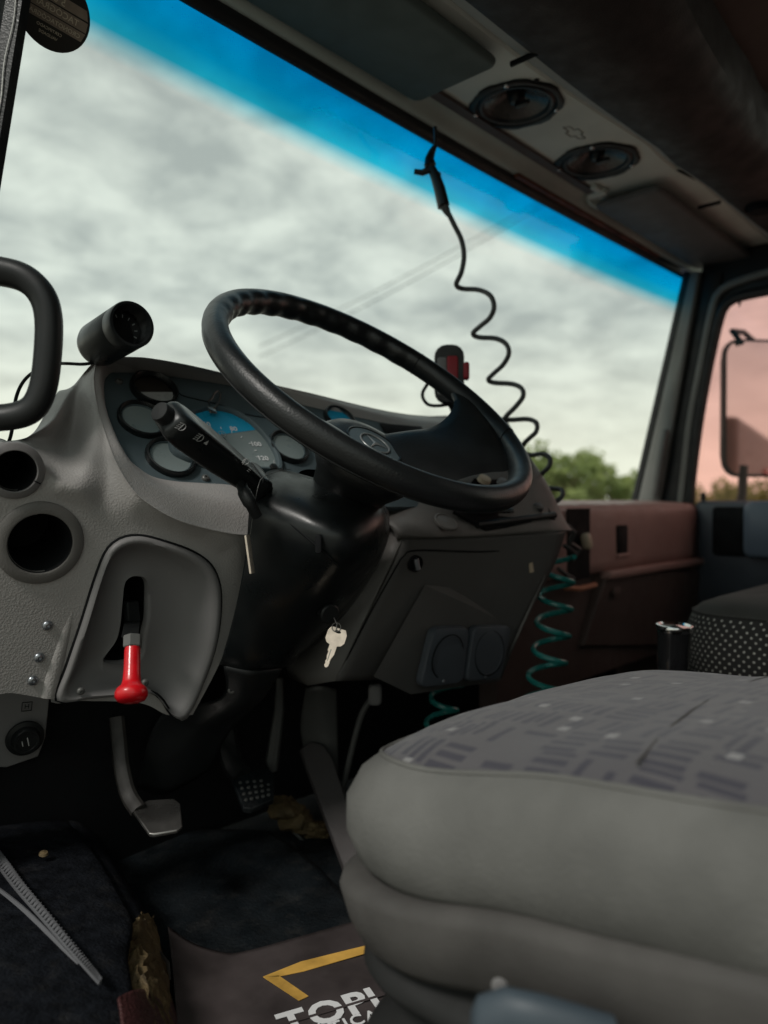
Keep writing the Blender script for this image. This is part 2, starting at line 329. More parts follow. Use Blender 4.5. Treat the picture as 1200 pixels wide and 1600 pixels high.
WORLD = {}
def obj(name, mb, m, parent=None, smooth=40, bevel=0, sub=0, solid=0, label=None, mw=None):
    me = bpy.data.meshes.new(name); me.from_pydata([tuple(v) for v in mb.v], [], mb.f); me.validate()
    import bmesh
    bm = bmesh.new(); bm.from_mesh(me); bmesh.ops.remove_doubles(bm, verts=bm.verts, dist=1e-6)
    if len(mb.f) < 60000 and name not in ('crown',): bmesh.ops.recalc_face_normals(bm, faces=bm.faces)
    bm.to_mesh(me); bm.free()
    if smooth:
        me.shade_smooth(); me.set_sharp_from_angle(angle=R(smooth))
    me.materials.append(M[m] if isinstance(m, str) else m)
    o = bpy.data.objects.new(name, me); C.objects.link(o)
    if parent is not None:
        o.parent = parent; o.matrix_parent_inverse = WORLD.get(parent.name, Matrix()).inverted()
    if solid:
        k = o.modifiers.new('solid', 'SOLIDIFY'); k.thickness = solid; k.offset = 0
    if bevel:
        k = o.modifiers.new('bevel', 'BEVEL'); k.width = bevel; k.segments = 3; k.limit_method = 'ANGLE'; k.angle_limit = R(35); k.harden_normals = False
    if sub:
        k = o.modifiers.new('sub', 'SUBSURF'); k.levels = sub; k.render_levels = sub
    if label: o['label'] = label
    return o
def tag(o, label, cat, group=None, kind=None):
    if label: o['label'] = label
    if cat: o['category'] = cat
    if group: o['group'] = group
    if kind: o['kind'] = kind
    return o
def thing(name, label, cat, loc, group=None):
    o = bpy.data.objects.new(name, None); C.objects.link(o); o.location = loc; o.empty_display_size = .05
    WORLD[o.name] = Matrix.Translation(Vector(loc)); return tag(o, label, cat, group)
def struct(name, mb, m, **k):
    o = obj(name, mb, m, **k); o['kind'] = 'structure'; return o
def text_mb(s, size, bold=0, shear=0, extrude=.0002, align='LEFT', mirror=False, spacing=1):
    cu = bpy.data.curves.new('t', 'FONT'); cu.body = s; cu.size = size; cu.offset = bold; cu.shear = shear; cu.extrude = extrude; cu.align_x = align
    cu.space_character = spacing; cu.resolution_u = 3
    o = bpy.data.objects.new('t', cu); C.objects.link(o); dg = bpy.context.evaluated_depsgraph_get(); dg.update()
    me = bpy.data.meshes.new_from_object(o.evaluated_get(dg)); mb = MB(); k = -1 if mirror else 1
    mb.add([(v.co.x*k, v.co.y, v.co.z) for v in me.vertices], [tuple(p.vertices) for p in me.polygons])
    bpy.data.objects.remove(o); bpy.data.curves.remove(cu); bpy.data.meshes.remove(me); return mb
def screw(c, n, r, parent, m='screw', name='screw'):
    mb = MB().lathe([(r, -.002), (r, .0004), (r*.92, r*.3), (r*.72, r*.5), (r*.36, r*.55), (r*.33, r*.15), (0.0002, r*.1)], 16)
    return obj(name, mb.xf(frame(c, n)), m, parent)

# ================================================================== OUTSIDE
g = MB(); g.grid([[(x, y, 0) for x in (-900, -60, -15, 0, 15, 60, 900)] for y in (-900, -60, -15, 0, 15, 60, 900)])
struct('ground', g, 'ground')
def crown_mb(rad, h, n, seed):
    rnd = random.Random(seed); mb = MB(); cl = []
    for i in range(16):
        a = rnd.uniform(0, 6.28); q = rnd.uniform(.1, .75); cl.append(Vector((math.cos(a)*q*rad, math.sin(a)*q*rad, rnd.uniform(.25, .92)*h)))
    for i in range(n):
        c = rnd.choice(cl); d = Vector((rnd.gauss(0, 1), rnd.gauss(0, 1), rnd.gauss(0, .8))).normalized()*rad*.42*rnd.uniform(.45, 1)
        p = c+d; s_ = rnd.uniform(.09, .2); a = Vector((rnd.gauss(0, 1), rnd.gauss(0, 1), rnd.gauss(0, 1))).normalized(); b = a.orthogonal().normalized()
        mb.add([p-a*s_, p-b*s_*.55, p+a*s_, p+b*s_*.55], [(0, 1, 2, 3)])
    return mb
def tree_proto(mname, label, seed):
    t = thing('tree', label, 'tree', (0, 0, 0), 'trees beyond the windscreen'); WORLD[t.name] = Matrix()
    obj('crown', crown_mb(1.6, 3.4, 1500, seed).xf(Matrix.Translation((0, 0, .7))), mname, t, smooth=0)
    mb = MB().tube([(0, 0, 0), (.05, 0, .9), (.02, .05, 1.9), (0, 0, 2.8)], [.16, .12, .08, .03], 8)
    for i in range(5):
        a = i*1.3; mb.tube([(0, 0, 1.2+.2*i), (math.cos(a)*.5, math.sin(a)*.5, 1.8+.2*i), (math.cos(a)*.9, math.sin(a)*.9, 2.2+.2*i)], [.06, .04, .015], 6)
    obj('trunk', mb, 'bark', t); return t
def copy_tree(r_):
    c = r_.copy(); C.objects.link(c)
    for ch in r_.children:
        k = ch.copy(); C.objects.link(k); k.parent = c
    return c
tp = [tree_proto('leaf', '', 1), tree_proto('leaf2', '', 2)]
TREES = [(58.5, 40, 1.05, 0, 'leafy green tree behind the coiled cord, farthest left of the tree line'), (60.9, 38, 1.12, 1, 'tallest green tree just right of the steering wheel rim'),
         (62.6, 42, 1.1, 0, 'rounded green tree in the middle of the line through the windscreen'), (64.2, 44, .88, 0, 'low pale green tree left of the far windscreen pillar'),
         (65.8, 47, .86, 1, 'low green tree beside the base of the far windscreen pillar'), (70.6, 36, .62, 1, 'small tree at the left edge of the pink side window'),
         (72.0, 33, .66, 0, 'bushy tree under the door mirror through the pink window'), (73.6, 35, .66, 1, 'small bushy tree right of the mirror arm through the pink window')]
used = set()
for az, d, s_, k, lab in TREES:
    o = copy_tree(tp[k]) if k in used else tp[k]; used.add(k)
    o.location = (math.sin(R(az))*d, math.cos(R(az))*d, 0); o.scale = (s_*1.15, s_*1.15, s_); o.rotation_euler.z = az*3.1; o['label'] = lab
# overhead wires far away
for k, (ya, yb, lab) in enumerate(((523, 372, 'upper thin overhead wire crossing the cloudy sky'), (540, 384, 'lower thin overhead wire crossing the cloudy sky'))):
    a, b = P(420, ya+10, 26), P(830, 312 if k == 0 else 322, 20)
    pts = [a.lerp(b, t/12*1.35-.05)-Vector((0, 0, .25*math.sin(math.pi*min(1, t/12)))) for t in range(13)]
    tag(obj('overhead_wire', MB().tube(pts, .011, 6), 'cable'), lab, 'power line', 'overhead wires')

# ================================================================== CAB SHELL
XL, XR, YW, ZF, ZR = .28, 2.50, 1.16, -.60, 1.02
struct('floor', MB().box(V(XL, -.9, ZF-.05), V(XR, YW+.02, ZF)), 'rubber')
struct('firewall', MB().box(V(XL+.01, YW+.005, ZF+.002), V(XR-.01, YW+.04, -.02)), 'dark')
struct('rear_wall', MB().box(V(XL, -.94, ZF-.05), V(XR, -.905, ZR)), 'shelf')
mb = MB().grid(surf([[V(x, y, z) for x in (.24, 1.0, 1.8, 2.54)] for y, z in ((.72, .87), (.50, .90), (.30, .98), (0, 1.02), (-.5, 1.02), (-.93, 1.0))], 4, 4))
struct('ceiling', mb, 'roof', solid=.02)
# seams of the roof lining are the edges of two lining boards
for k, x in enumerate((1.35, 1.95)):
    tag(obj('lining_board', MB().box(V(x-.27, -.5, .965), V(x+.27, .27-.03*k, .975), .004), 'roof'), ('brown lining board on the roof beside the dark shelf', 'brown lining board on the roof in the far upper corner')[k], 'roof panel', 'roof lining boards')
# windscreen
def wsx(y0, z): return None
rows = []
for i in range(9):
    z = -.04+(.78+.04)*i/8; y = 1.155-(1.155-.942)*(i/8); row = []
    for j in range(25):
        x = .26+(2.52-.26)*j/24; e = abs((x-1.39)/1.13); row.append(V(x, y+.035*(1-e**2)-.02*max(0, e-.8), z))
    rows.append(row)
t = thing('windscreen', 'large cloud-lit windscreen with a blue sun band along its top edge', 'windscreen', V(1.39, 1.155, -.04))
obj('glass', MB().grid(rows), 'windscreen', t)
obj('seal', MB().tube([Vector(p)+Vector((0, .004, .0)) for p in rows[0]], .014, 8), 'seal', t)
# round sticker on the glass
c = PY(83, 15, .955); nn = Vector((-.05, -.97, -.25)); FM = frame(c, nn, (1, 0, -.12))
t = thing('inspection_sticker', 'round black and brown sticker stuck high on the left of the windscreen', 'sticker', c)
obj('disc', MB().lathe([(.0001, .001), (.046, .001), (.047, 0), (.046, -.001), (.0001, -.001)], 40).xf(FM), 'sticker', t)
bandpts = lambda y0, y1: [(-(.0435**2-y0*y0)**.5, y0), ((.0435**2-y0*y0)**.5, y0), ((.0435**2-y1*y1)**.5, y1), (-(.0435**2-y1*y1)**.5, y1)]
for y0, y1 in ((-.006, .006), (-.0185, -.0075), (.008, .020)):
    obj('print_band', MB().prism(bandpts(y0, y1), .0012, .0014).xf(FM), 'stickerb', t)
for s_, y, z in (('TACÓGRAFO', -.0035, .0105), ('CRONOTACÓGRAFO', -.016, .0075), ('5 0 8', .0095, .012), ('GRAFO', .024, .011), ('CERTIFICADO', -.026, .005), ('VALIDADE', -.033, .005)):
    obj('lettering', text_mb(s_, z, align='CENTER', mirror=True).xf(FM @ Matrix.Translation((0, y, .0018))), 'stickert', t)

# ---------------- overhead panel with speakers
t = thing('overhead_console', 'grey overhead panel above the windscreen holding two round speakers', 'overhead panel', V(1.4, .85, .78))
OH = t
# flat underside, curved rear edge
edge = [(.22, .742), (.9, .742), (1.10, .742), (1.2, .742), (1.33, .735), (1.5, .722), (1.62, .712), (1.70, .715), (1.735, .716), (1.80, .715), (1.85, .70), (2.3, .70), (2.6, .70)]
rear = spline([(x, y, 0) for x, y in edge], 5)
SPK = ((1.296, .829, .089), (1.634, .829, .092))
def rearY(x):
    for a, b in zip(rear, rear[1:]):
        if x <= b.x: return a.y+(b.y-a.y)*(x-a.x)/max(b.x-a.x, 1e-6)
    return rear[-1].y
bx_ = [.22+.1*i for i in range(10)]+[1.15+.006*i for i in range(108)]+[1.80+.1*i for i in range(9)]
fl = MB(); br_ = [[V(x, rearY(x)+(.945-rearY(x))*k/40, .78) for x in bx_] for k in range(41)]
fl.grid(br_, skip=lambda c: any((c.x-x)**2+(c.y-y)**2 < (r_*.93)**2 for x, y, r_ in SPK))
fl.grid([[V(p.x, p.y, .78) for p in rear], [V(p.x, p.y-.006, .783) for p in rear], [V(p.x, p.y-.01, .80) for p in rear]])
obj('backing', MB().box(V(.2, .55, .825), V(2.62, .99, .86)).merge(MB().box(V(.2, .955, .76), V(2.62, .985, .83))), 'dark', t)
obj('panel_board', fl, 'header', t)
# brown groove strip + trim lip along the glass
obj('groove', MB().box(V(1.145, .905, .772), V(1.785, .926, .7795)), 'dash2d', t)
pl = lambda yz: [[V(.22, y, z), V(1.4, y+.018, z), V(2.62, y, z)] for y, z in yz]
obj('trim_lip', MB().grid(surf(pl([(.905, .782), (.926, .772), (.938, .752), (.946, .748), (.955, .752), (.965, .775)]), 10, 3)), 'lip', t)
obj('edge_seal', MB().grid(surf(pl([(.950, .750), (.951, .736), (.957, .726), (.966, .727), (.972, .75)]), 10, 3)), 'seal', t)
obj('reflector_strip', MB().box(V(1.50, .9405, .7395), V(2.28, .9525, .7475)).xf(Matrix.Translation((0, .012, 0))), mat('orange_brown_strip', (.24, .08, .045), .5, .3, var=.5, vscale=14), t)
def speaker(c, r):
    FM = frame(c, (0, 0, -1), (1, 0, 0)); b = MB(); n = 48
    prof = [(r*.86, .0), (r*.9, .004), (r*.97, .0045), (r, .003), (r, -.001)]
    lp = []
    for rr, h in prof:
        lp.append([((rr+(.0035*(1 if (j % 6) < 3 else 0) if rr > r*.95 else 0))*math.cos(2*math.pi*j/n), (rr+(.0035*(1 if (j % 6) < 3 else 0) if rr > r*.95 else 0))*math.sin(2*math.pi*j/n), h) for j in range(n)])
    s_ = obj('speaker', b.loft(lp, False, False).xf(FM), 'black', OH)
    obj('surround', MB().lathe([(r*.86, .0), (r*.80, .004), (r*.74, .003), (r*.70, -.003)], 40).xf(FM), 'seal', s_)
    obj('cone', MB().lathe([(r*.70, -.003), (r*.5, -.012), (r*.22, -.024), (r*.2, -.026)], 40).xf(FM), mat('speaker_cone', (.075, .068, .062), .28, .6, rvar=.15), s_)
    obj('dust_cap', MB().lathe([(r*.2, -.026), (r*.19, -.012), (r*.12, -.004), (.0003, -.002)], 24).xf(FM), 'satin', s_)
    obj('tweeter_bridge', MB().box((-r*.06, -r*.02, -.002), (r*.06, r*.34, .006), .002).xf(FM), 'satin', s_)
    for a in (40, 160, 250): screw(FM @ Vector((math.cos(R(a))*r*.93, math.sin(R(a))*r*.93, .0045)), (0, 0, -1), .0052, s_, 'chrome')
speaker(V(1.296, .829, .779), .089); speaker(V(1.634, .829, .779), .092)
bow = [(-.032, -.006), (-.012, -.006), (-.012, -.014), (.012, -.014), (.014, -.006), (.036, -.006), (.030, .006), (.012, .006), (.010, .014), (-.014, .014), (-.014, .006), (-.038, .006)]
cc = V(1.477, .80, .7795)
obj('worn_outline', MB().tube([cc+Vector((x, y, 0)) for x, y in bow], .0009, 6, closed=True), 'greyp', t)
screw(V(1.245, .752, .7795), (0, 0, -1), .005, t, 'black', 'hole_plug')
obj('bracket', MB().box(V(1.775, .88, .765), V(1.80, .93, .7795), .004).merge(MB().box(V(1.74, .885, .768), V(1.776, .902, .7795), .003)), 'header', t)
# sun visors
t = thing('sun_visor', 'large grey-green sun visor folded up over the driver side', 'sun visor', V(.65, .85, .76), 'sun visors')
obj('pad', MB().box(V(.20, .752, .752), V(1.122, .938, .770), .007), 'visor', t)
obj('hinge', MB().tube([V(1.10, .936, .758), V(1.125, .94, .765), V(1.14, .945, .778)], .006, 8), 'lip', t)
t = thing('sun_visor', 'smaller dark grey sun visor folded up at the far passenger side', 'sun visor', V(2.15, .84, .755), 'sun visors')
obj('pad', MB().box(V(1.812, .757, .748), V(2.52, .928, .766), .008), 'visor2', t)
obj('hinge', MB().tube([V(1.83, .925, .756), V(1.80, .93, .76), V(1.785, .93, .775)], .006, 8), 'lip', t)
# dark storage shelf
t = thing('overhead_shelf', 'dark curved storage shelf running across the cab above the speakers', 'shelf', V(1.4, .6, .75))
OS = t
def shx(x):                                     # the front lip follows the panel edge
    e = [(.1, .742), (1.2, .738), (1.33, .732), (1.5, .719), (1.62, .709), (1.72, .715), (1.85, .70), (2.1, .70), (2.6, .70)]
    for (a, b), (c_, d) in zip(e, e[1:]):
        if x <= c_: return b+(d-b)*(x-a)/(c_-a)
    return .70
XS = [.2+.1*i for i in range(25)]
rows = [[V(x, shx(x)+dy, z) for x in XS] for dy, z in ((.0, .80), (-.004, .783), (-.02, .765), (-.052, .748))]
obj('front_lip', MB().grid(rows), mat('shelf_lip', (.38, .36, .33), .6, .3, dust=.15), t)
rows = [[V(x, shx(x)+dy*(1-.25*math.sin(max(0, (x-1.2)/1.3)*math.pi)), z) for x in XS] for dy, z in ((-.052, .748), (-.07, .74), (-.16, .735), (-.24, .748), (-.275, .78), (-.28, .86))]
obj('shelf_body', MB().grid(rows), 'shelf', t)
for x in (.78, 1.118, 1.98): obj('joint_strip', MB().box(V(x, .685, .742), V(x+.006, .74, .7495)).xf(Matrix.Translation((0, -.012, .001))), 'dark', t)
FM = frame(V(2.05, .60, .7335), (0, 0, -1))
obj('round_recess', MB().lathe([(.036, .002), (.036, -.004), (.030, -.004), (.027, .012), (.0003, .014)], 28).xf(FM), 'dark', t)

# ---------------- far windscreen pillar, passenger door
t = thing('windscreen_pillar', 'dark far windscreen pillar with grey trim strips beside the pink window', 'pillar', V(2.45, 1.0, 0))
def strip(a0, a1, b0, b1, depth, m, name, X0=2.46, k=6):
    # quad strip between two leaning edges given in the photo, at the right wall
    A = [PX(a0[0]+(a1[0]-a0[0])*i/k, a0[1]+(a1[1]-a0[1])*i/k, X0) for i in range(k+1)]; B = [PX(b0[0]+(b1[0]-b0[0])*i/k, b0[1]+(b1[1]-b0[1])*i/k, X0) for i in range(k+1)]
    d = Vector((depth, 0, 0)); lp = [[a, (a*.85+b*.15)-Vector((.006, 0, 0)), (a*.15+b*.85)-Vector((.006, 0, 0)), b, b+d, a+d] for a, b in zip(A, B)]
    return obj(name, MB().loft(lp), m, t)
strip((983, 796), (1068, 425), (994, 796), (1080, 425), .05, 'seal', 'glass_seal', 2.455)
strip((994, 796), (1079, 425), (1028, 796), (1094, 425), .04, 'pillar', 'inner_trim', 2.45)
strip((1026, 796), (1092, 425), (1066, 796), (1128, 425), .03, 'black', 'dark_channel', 2.475)
obj('grab_bracket', MB().tube([PX(1040, 672, 2.44), PX(1036, 690, 2.43), PX(1030, 730, 2.43), PX(1024, 775, 2.44)], .012, 8), 'dsteel', t)
# door with window
t = thing('passenger_door', 'far passenger door with navy trim panel and pink tinted window', 'door', V(2.5, .5, -.6))
win = [(1084, 790), (1087, 745), (1098, 660), (1113, 575), (1130, 500), (1140, 478), (1160, 466), (1205, 456), (1300, 440)]
wi = resample(spline([PX(x, y, 2.49) for x, y in win], 6), 40, False)
obj('weatherstrip', MB().tube([p-Vector((.004, -.012, -.004)) for p in wi], .017, 8), 'seal', t)
wo = [(1063, 790), (1068, 745), (1078, 660), (1095, 570), (1112, 485), (1124, 456), (1150, 441), (1205, 424), (1300, 400)]
wo_ = resample(spline([PX(x, y, 2.475) for x, y in wo], 6), 40, False)
obj('window_frame', MB().tube(wo_, .012, 8), 'pillar', t)
obj('upper_frame', MB().grid([[p+Vector((.01, 0, 0)) for p in wi], [p+Vector((.012, 0, 0)) for p in wo_], [Vector((2.49, p.y+.03, p.z+.16 if i > 20 else p.z+.02)) for i, p in enumerate(wo_)]]), 'black', t)
obj('glass', MB().grid([[V(2.505, 1.06, -.08), V(2.505, -.35, -.08)], [V(2.505, .90, .70), V(2.505, -.35, .70)]]), 'pink', t)
obj('sun_film_tear', MB().prism([(0, 0), (.016, 0), (.010, -.022), (.006, -.03), (.003, -.012)], 0, .002).xf(frame(PX(1152, 466, 2.498), (-1, 0, 0), (0, -1, 0))), 'dark', t)
obj('panel', MB().box(V(2.44, -.5, -.42), V(2.52, .915, .006), .02), 'door', t)
obj('skin', MB().box(V(2.48, -.5, -.62), V(2.53, 1.1, -.40)), 'dark', t)
obj('pull_recess', MB().box((-.055, -.075, 0), (.055, .075, .012), .006).xf(frame(PX(1143, 830, 2.444), (-1, 0, 0), (0, -1, 0))), 'dark', t)
obj('armrest_block', MB().box((-.10, -.085, 0), (.10, .085, .035), .012).xf(frame(PX(1222, 828, 2.444), (-1, 0, 0), (0, -1, 0))), mat('steel_blue_plastic', (.13, .165, .215), .4, .5), t)
obj('lock_knob', MB().tube([PX(1099, 783, 2.47), PX(1099, 770, 2.47)], .008, 8), 'black', t)
# outside mirror
t = thing('door_mirror', 'tall black door mirror outside the pink side window', 'mirror', V(2.95, .95, 0))
mc = PX(1182, 638, 2.86); MN = Vector((-.64, -.77, 0)).normalized(); FM = frame(mc, MN, (1, 0, 0))
obj('housing', MB().loft([[(x*k, y*k, z) for x, y in rrect(.25, .48, .06)] for z, k in ((-.05, .6), (-.04, .9), (-.015, 1), (.0, 1), (.004, .97))]).xf(FM), 'black', t)
obj('mirror_glass', MB().prism(rrect(.232, .46, .05), .0045, .006).xf(FM), 'mirror', t)
obj('upper_arm', MB().tube([mc+Vector((-.06, .03, .22)), mc+Vector((-.10, .05, .26)), mc+Vector((.02, .05, .275)), mc+Vector((.14, .05, .26))], .010, 8)
, 'black', t)
obj('lower_arm', MB().tube([mc+Vector((-.04, .03, -.2)), mc+Vector((-.05, .03, -.3)), mc+Vector((-.12, .03, -.42))], .016, 8), 'black', t)
# the truck's own body behind the cab, seen in the mirror
t = thing('truck_body', 'brown truck body with a yellow stripe, reflected in the door mirror', 'truck body', (1.4, -4, 1.1))
obj('side', MB().box((.15, -7, 1.0), (2.56, -1.05, 2.35), .02), 'cargo', t); obj('stripe', MB().box((2.557, -6.9, 1.84), (2.565, -1.2, 1.92)), 'yellow', t)
obj('marker_lamp', MB().box((2.562, -2.6, 2.0), (2.585, -2.45, 2.1), .008), 'red', t)

# ---------------- passenger side dash
t = thing('passenger_dashboard', 'brownish passenger side dashboard with glove box below the far windscreen', 'dashboard', V(1.95, .95, -.3))
prof = [(1.16, .0), (1.06, .004), (.93, -.004), (.905, -.016), (.895, -.04), (.892, -.175)]
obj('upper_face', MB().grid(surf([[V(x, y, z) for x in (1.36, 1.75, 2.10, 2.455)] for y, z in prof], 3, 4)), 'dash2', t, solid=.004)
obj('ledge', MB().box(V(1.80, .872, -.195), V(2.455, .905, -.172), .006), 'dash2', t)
A = [PY(950, 893, .885), PY(1102, 893, .885), PY(1108, 1010, .90), PY(912, 1010, .90)]
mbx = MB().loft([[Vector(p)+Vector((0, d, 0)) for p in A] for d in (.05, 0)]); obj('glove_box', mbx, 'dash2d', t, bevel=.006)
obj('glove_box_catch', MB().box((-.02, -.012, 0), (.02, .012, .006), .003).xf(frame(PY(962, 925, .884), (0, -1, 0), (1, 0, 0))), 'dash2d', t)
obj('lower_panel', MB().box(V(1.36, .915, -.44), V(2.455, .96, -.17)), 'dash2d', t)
obj('switch', MB().box((-.032, -.038, -.004), (.032, .038, .004), .003).xf(frame(PY(971, 843, .892), (0, -1, 0), (1, 0, 0))), 'dark', t)
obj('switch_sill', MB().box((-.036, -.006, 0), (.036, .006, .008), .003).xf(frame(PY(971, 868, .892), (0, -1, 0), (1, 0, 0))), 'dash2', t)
obj('open_bay', MB().box((-.055, -.085, 0), (.055, .085, .003)).xf(frame(PY(903, 850, .892), (0, -1, 0), (1, 0, 0))), 'dark', t)
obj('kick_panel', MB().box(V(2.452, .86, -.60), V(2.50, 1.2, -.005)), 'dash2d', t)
obj('wire_plug', MB().box((-.012, -.02, 0), (.012, .02, .02), .005).xf(frame(PY(911, 846, .885), (0, -1, .1), (1, 0, .3))), 'amber', t)
obj('wire_bundle', MB().tube([PY(886, 822, .86), PY(897, 832, .85), PY(890, 848, .86), PY(905, 858, .86), PY(893, 876, .87)], .006, 8), 'cable', t)
obj('wire', MB().tube([PY(872, 888, .86), PY(885, 898, .85), PY(897, 905, .86)], .005, 8).merge(MB().tube([PY(880, 852, .86), PY(890, 857, .85), PY(900, 866, .86)], .005, 8)), 'cable', t)
obj('copper_pipe', MB().tube([PY(884, 918, .88), PY(905, 920, .88), PY(930, 914, .88)], .007, 8), mat('orange_pipe', (.5, .2, .11), .5, .4), t)

# ================================================================== DRIVER DASHBOARD
D = thing('dashboard', 'grey grained driver dashboard with instrument binnacle and empty gauge holes', 'dashboard', V(.6, .98, -.6))
a_, b_ = R(40.7), R(-8.8)
PU = Vector((math.cos(b_), math.sin(b_), 0)); PV = Vector((-math.sin(b_)*math.sin(a_), math.cos(b_)*math.sin(a_), math.cos(a_))); PN = PU.cross(PV)
P0 = P(265.7, 716, 1.05)
def pan(x, y, off=0): return PP(x, y, P0, PN, off)
def panm(x, y, off=0): return frame(pan(x, y, off), PN, PU)
L0 = V(.38, .90, 0); LN = -Vector((.018, .0822, .0164)).normalized()
def wing(x, y, off=0): return PP(x, y, L0, LN, off)
# --- shell: rows from the edge of the instrument panel over the ridge and down the front
cols = [  # inner(px), ridge(px), then two or three outer px  -- h: hood, l: left wing, f: front
 ('h', (800, 690), (790, 652)), ('h', (640, 668), (640, 648)), ('h', (470, 632), (470, 611)), ('h', (380, 607), (378, 590)), ('h', (300, 593), (296, 571)),
 ('h', (230, 584), (226, 559)), ('h', (188, 578), (178, 556)),
 ('l', (166, 590), (150, 572), (128, 590), (112, 604), (98, 612)), ('l', (163, 615), (138, 612), (116, 636), (84, 655), (52, 676)),
 ('l', (168, 648), (143, 656), (112, 690), (62, 690), (12, 689)), ('f', (182, 685), (155, 700), (122, 750), (50, 740), (-40, 690)),
 ('f', (200, 715), (176, 737), (150, 800), (50, 850), (-70, 850)), ('f', (217, 731), (203, 763), (180, 840), (70, 960), (-70, 1075)),
 ('f', (240, 745), (228, 785), (205, 870), (130, 1000), (20, 1083)), ('f', (275, 752), (266, 806), (245, 900), (190, 1020), (95, 1094)),
 ('f', (320, 755), (318, 821), (305, 930), (270, 1040), (215, 1098)), ('f', (360, 758), (362, 829), (355, 925), (322, 1040), (262, 1117)), ('f', (386, 768), (394, 829), (386, 900), (350, 1020), (301, 1117))]
rows = [[] for _ in range(6)]
for k, c in enumerate(cols):
    kind, pi, pr = c[:3]
    yh = [.918, .955, .970, .975, .975, .97, .963]
    if kind == 'h':
        i0 = pan(*pi); r0 = PY(*pr, yh[k])
        back = r0+Vector((0, .05, -.004)); b2 = r0+Vector((0, .11, -.05)); b3 = r0+Vector((0, .13, -.16))
    elif kind == 'l':
        i0 = pan(*pi); w0 = [.034, .030, .028][k-7]; r0 = pan(*pr, w0)
        dep = (r0-CAM).dot(fw)
        back, b2, b3 = P(*c[3], dep-.01), P(*c[4], dep-.02 if k < 8 else .95), P(*c[5], dep-.01 if k < 8 else .95)
    else:
        i0 = pan(*pi); q = [0.004, .006, .012, .020, .026, .028, .027, .022][k-10]; r0 = wing(*pr, q) if k > 11 else pan(*pr, .028)
        if k in (11,): r0 = (pan(*pr, .030)+wing(*pr, .006))/2
        back, b2, b3 = wing(*c[3], .0), wing(*c[4], .0), wing(*c[5], .0)
    lip = (i0*.55+r0*.45)+(PN*.010 if kind != 'h' else Vector((0, -.004, .004)))
    for i, p in enumerate((i0, lip, r0, back, b2, b3)): rows[i].append(p)
RR = [[r[1:][k] for k in range(len(cols))] if len(r) > len(cols) else r for r in rows]
i0_, lip_, r0_, bk_ = RR[0], RR[1], RR[2], RR[3]
pre = [a.lerp(b, .16) for a, b in zip(r0_, lip_)]; post = [a.lerp(b, .07)+(LN*-.004 if k > 10 else PN*(-.004 if k > 5 else 0)) for k, (a, b) in enumerate(zip(r0_, bk_))]
S_ctrl = [i0_, lip_, pre, r0_, post]+RR[3:]
ring_c = [(62, 848, 62), (22, 735, 42)]
RC = [(wing(x, y), (wing(x, y)-CAM).dot(fw)*r/1200) for x, y, r in ring_c]
OUT = [(225, 838), (262, 848), (300, 862), (328, 882), (342, 912), (344, 950), (338, 1000), (322, 1052), (292, 1117), (270, 1118), (252, 1092), (232, 1080), (190, 1084), (140, 1089), (88, 1093), (104, 1040), (126, 975), (148, 905), (164, 864), (180, 846), (200, 838)]
SLOT = [(221, 909), (232, 911), (238, 920), (239, 940), (238, 975), (233, 1000), (232, 1015), (230, 1030), (220, 1041), (200, 1046), (178, 1046), (168, 1040), (180, 1024), (192, 1008), (198, 985), (201, 950), (204, 922), (211, 912)]
def inside(pt, poly):
    x, y = pt; c_ = False
    for (x0, y0), (x1, y1) in zip(poly, poly[1:]+poly[:1]):
        if (y0 > y) != (y1 > y) and x < (x1-x0)*(y-y0)/(y1-y0)+x0: c_ = not c_
    return c_
OUT3 = [wing(*p) for p in OUT]; WU = (wing(300, 900)-wing(200, 900)).normalized(); WV = LN.cross(WU); O2 = [((p-L0).dot(WU), (p-L0).dot(WV)) for p in OUT3]
ctr = (sum(p[0] for p in O2)/len(O2), sum(p[1] for p in O2)/len(O2)); O2s = [(ctr[0]+(x-ctr[0])*.96, ctr[1]+(y-ctr[1])*.96) for x, y in O2]
def skip(c):
    for p, r in RC:
        if (c-p).length < r*.82: return True
    if abs((c-L0).dot(LN)) < .02 and inside(((c-L0).dot(WU), (c-L0).dot(WV)), O2s): return True
    return False
S = surf(S_ctrl, 20, 18)
def rho(q):                                     # 1 on the outline of the surround, seen from its centre
    dx, dy = q[0]-ctr[0], q[1]-ctr[1]; best = 9
    for (x0, y0), (x1, y1) in zip(O2, O2[1:]+O2[:1]):
        ex, ey = x1-x0, y1-y0; den = dx*ey-dy*ex
        if abs(den) < 1e-12: continue
        px_, py_ = x0-ctr[0], y0-ctr[1]; t_ = (px_*ey-py_*ex)/den; u2 = (px_*dy-py_*dx)/den
        if t_ > 0 and -1e-6 <= u2 <= 1+1e-6: best = min(best, t_)
    return 1/best if best > 0 else 9
def settle(c):
    o_ = (c-L0).dot(LN); q = ((c-L0).dot(WU), (c-L0).dot(WV)); k = 0
    if abs(o_) < .045:
        k = min(1, max(0, (1.42-rho(q))/.34)); k = k*k*(3-2*k)
    if k: c = c-LN*(o_*k)
    for p, r_ in RC:
        d_ = (c-p).length; o_ = (c-L0).dot(LN)
        if d_ < r_*1.7: c = c-LN*(o_*min(1, max(0, (1.7-d_/r_)/.5)))
    return c
S = [[settle(c) if i > 60 else c for c in r_] for i, r_ in enumerate(S)]
obj('binnacle_shell', MB().grid(S, skip=skip), 'shell', D, smooth=60)
